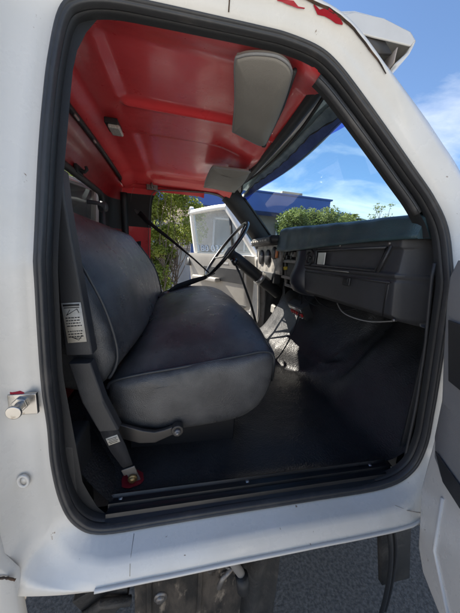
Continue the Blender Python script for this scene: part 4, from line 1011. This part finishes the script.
cr1 = [((rn.uniform(-.90, .45), 4.6+rn.uniform(-.35, .45), rn.uniform(1.85, 3.1)), rn.uniform(.13, .30)) for _ in range(44)]
cr1 += [((rn.uniform(-.72, -.12), 4.5+rn.uniform(-.2, .2), rn.uniform(.75, 1.9)), rn.uniform(.07, .15)) for _ in range(24)]
cr1 += [((rn.uniform(-2.0, -.9), 4.7+rn.uniform(-.3, .4), rn.uniform(1.4, 3.2)), rn.uniform(.2, .34)) for _ in range(22)]
tree('garden_shrub', 'tall yellow-green shrub with slim stems, hanging in front of the garden wall', 'shrub', (-.42, 4.65, 0), 2.6, cr1, LEAF1, 27000, .068, 3, 1.1, .020, 5, .4)
cr2 = [((4.1+rn.uniform(-1.0, 1.15), 7.0+rn.uniform(-.7, .6), 2.62+rn.uniform(-.35, .36)-.12*abs(rn.uniform(-1, 1))), rn.uniform(.16, .32)) for _ in range(46)]
tree('shade_tree', 'rounded sunlit green tree in front of the blue fascia, seen over the dash', 'tree', (4.1, 7.0, 0), 2.4, cr2, LEAF2, 20000, .075, 9, .9, .07)
# palm
def palm(name, label, base, h, nf, ln, seed):
    rn = random.Random(seed); t = tag(empty(name, base), label, 'palm tree'); B = Vector(base); mb = MB(); mb.tube([B, B+Vector((.05, 0, h*.5)), B+Vector((0, 0, h))], [.14, .11, .10], 12); mb.build('trunk', BARK, t)
    v = []; f = []; C = B+Vector((0, 0, h))
    for k in range(nf):
        a = 2*math.pi*k/nf+rn.uniform(-.2, .2); el = rn.uniform(.25, 1.25); L_ = ln*rn.uniform(.8, 1.1)
        P_ = []
        for q in range(9):
            s = q/8; P_.append(C+Vector((math.cos(a)*math.cos(el)*L_*s, math.sin(a)*math.cos(el)*L_*s, math.sin(el)*L_*s-.55*L_*s*s)))
        for q in range(1, 9):
            d = (P_[q]-P_[q-1]).normalized(); sd2 = d.cross(Vector((0, 0, 1))).normalized()
            for sg in (-1, 1):
                for h2 in (0, .5):
                    o = P_[q-1].lerp(P_[q], h2); ll = L_*.30*(1-.5*q/9); e = o+sd2*sg*ll*.7+d*ll*.6-Vector((0, 0, ll*.25)); kk = len(v); w = d*.028
                    v += [o-w, o+w, e]; f.append((kk, kk+1, kk+2))
    mk('crown', v, f, LEAF2, t, smooth=False); return t
palm('palm_tree', 'small palm with spiky fronds just right of the blue fascia', (7.15, 9.2, 0), 3.30, 34, .80, 5)
tb = tag(empty('bare_tree', (9.6, 10.2, 0)), 'thin sparse tree with few leaves against the clouds, right of the palm', 'tree'); mb = MB(); rn = random.Random(8)
limb(mb, (9.6, 10.2, 0), (9.6, 10.2, 2.9), .06, .04, rn)
tips = []
for k in range(16):
    e = Vector((9.6+rn.uniform(-.55, .55), 10.2+rn.uniform(-.4, .4), rn.uniform(3.5, 4.45))); limb(mb, (9.6, 10.2, rn.uniform(2.5, 2.9)), e, .022, .006, rn, .08); tips.append((tuple(e), .16))
mb.build('trunk', BARK, tb); leaves('crown', tips, 420, .085, LEAF2, tb, 1, 4)
for (x, y, zt, r, lab) in ((-.50, 4.95, 1.30, .045, 'short blue post standing among the shrub stems'), (.28, 5.1, 1.98, .035, 'slim blue post beside the open far door')):
    p = MB(); p.cyl((x, y, 0), (x, y, zt), r, 16); p.cyl((x, y, zt), (x, y, zt+.02), r*1.15, 16); tag(p.build('post', BLUEP, bevel=.004), lab, 'post')
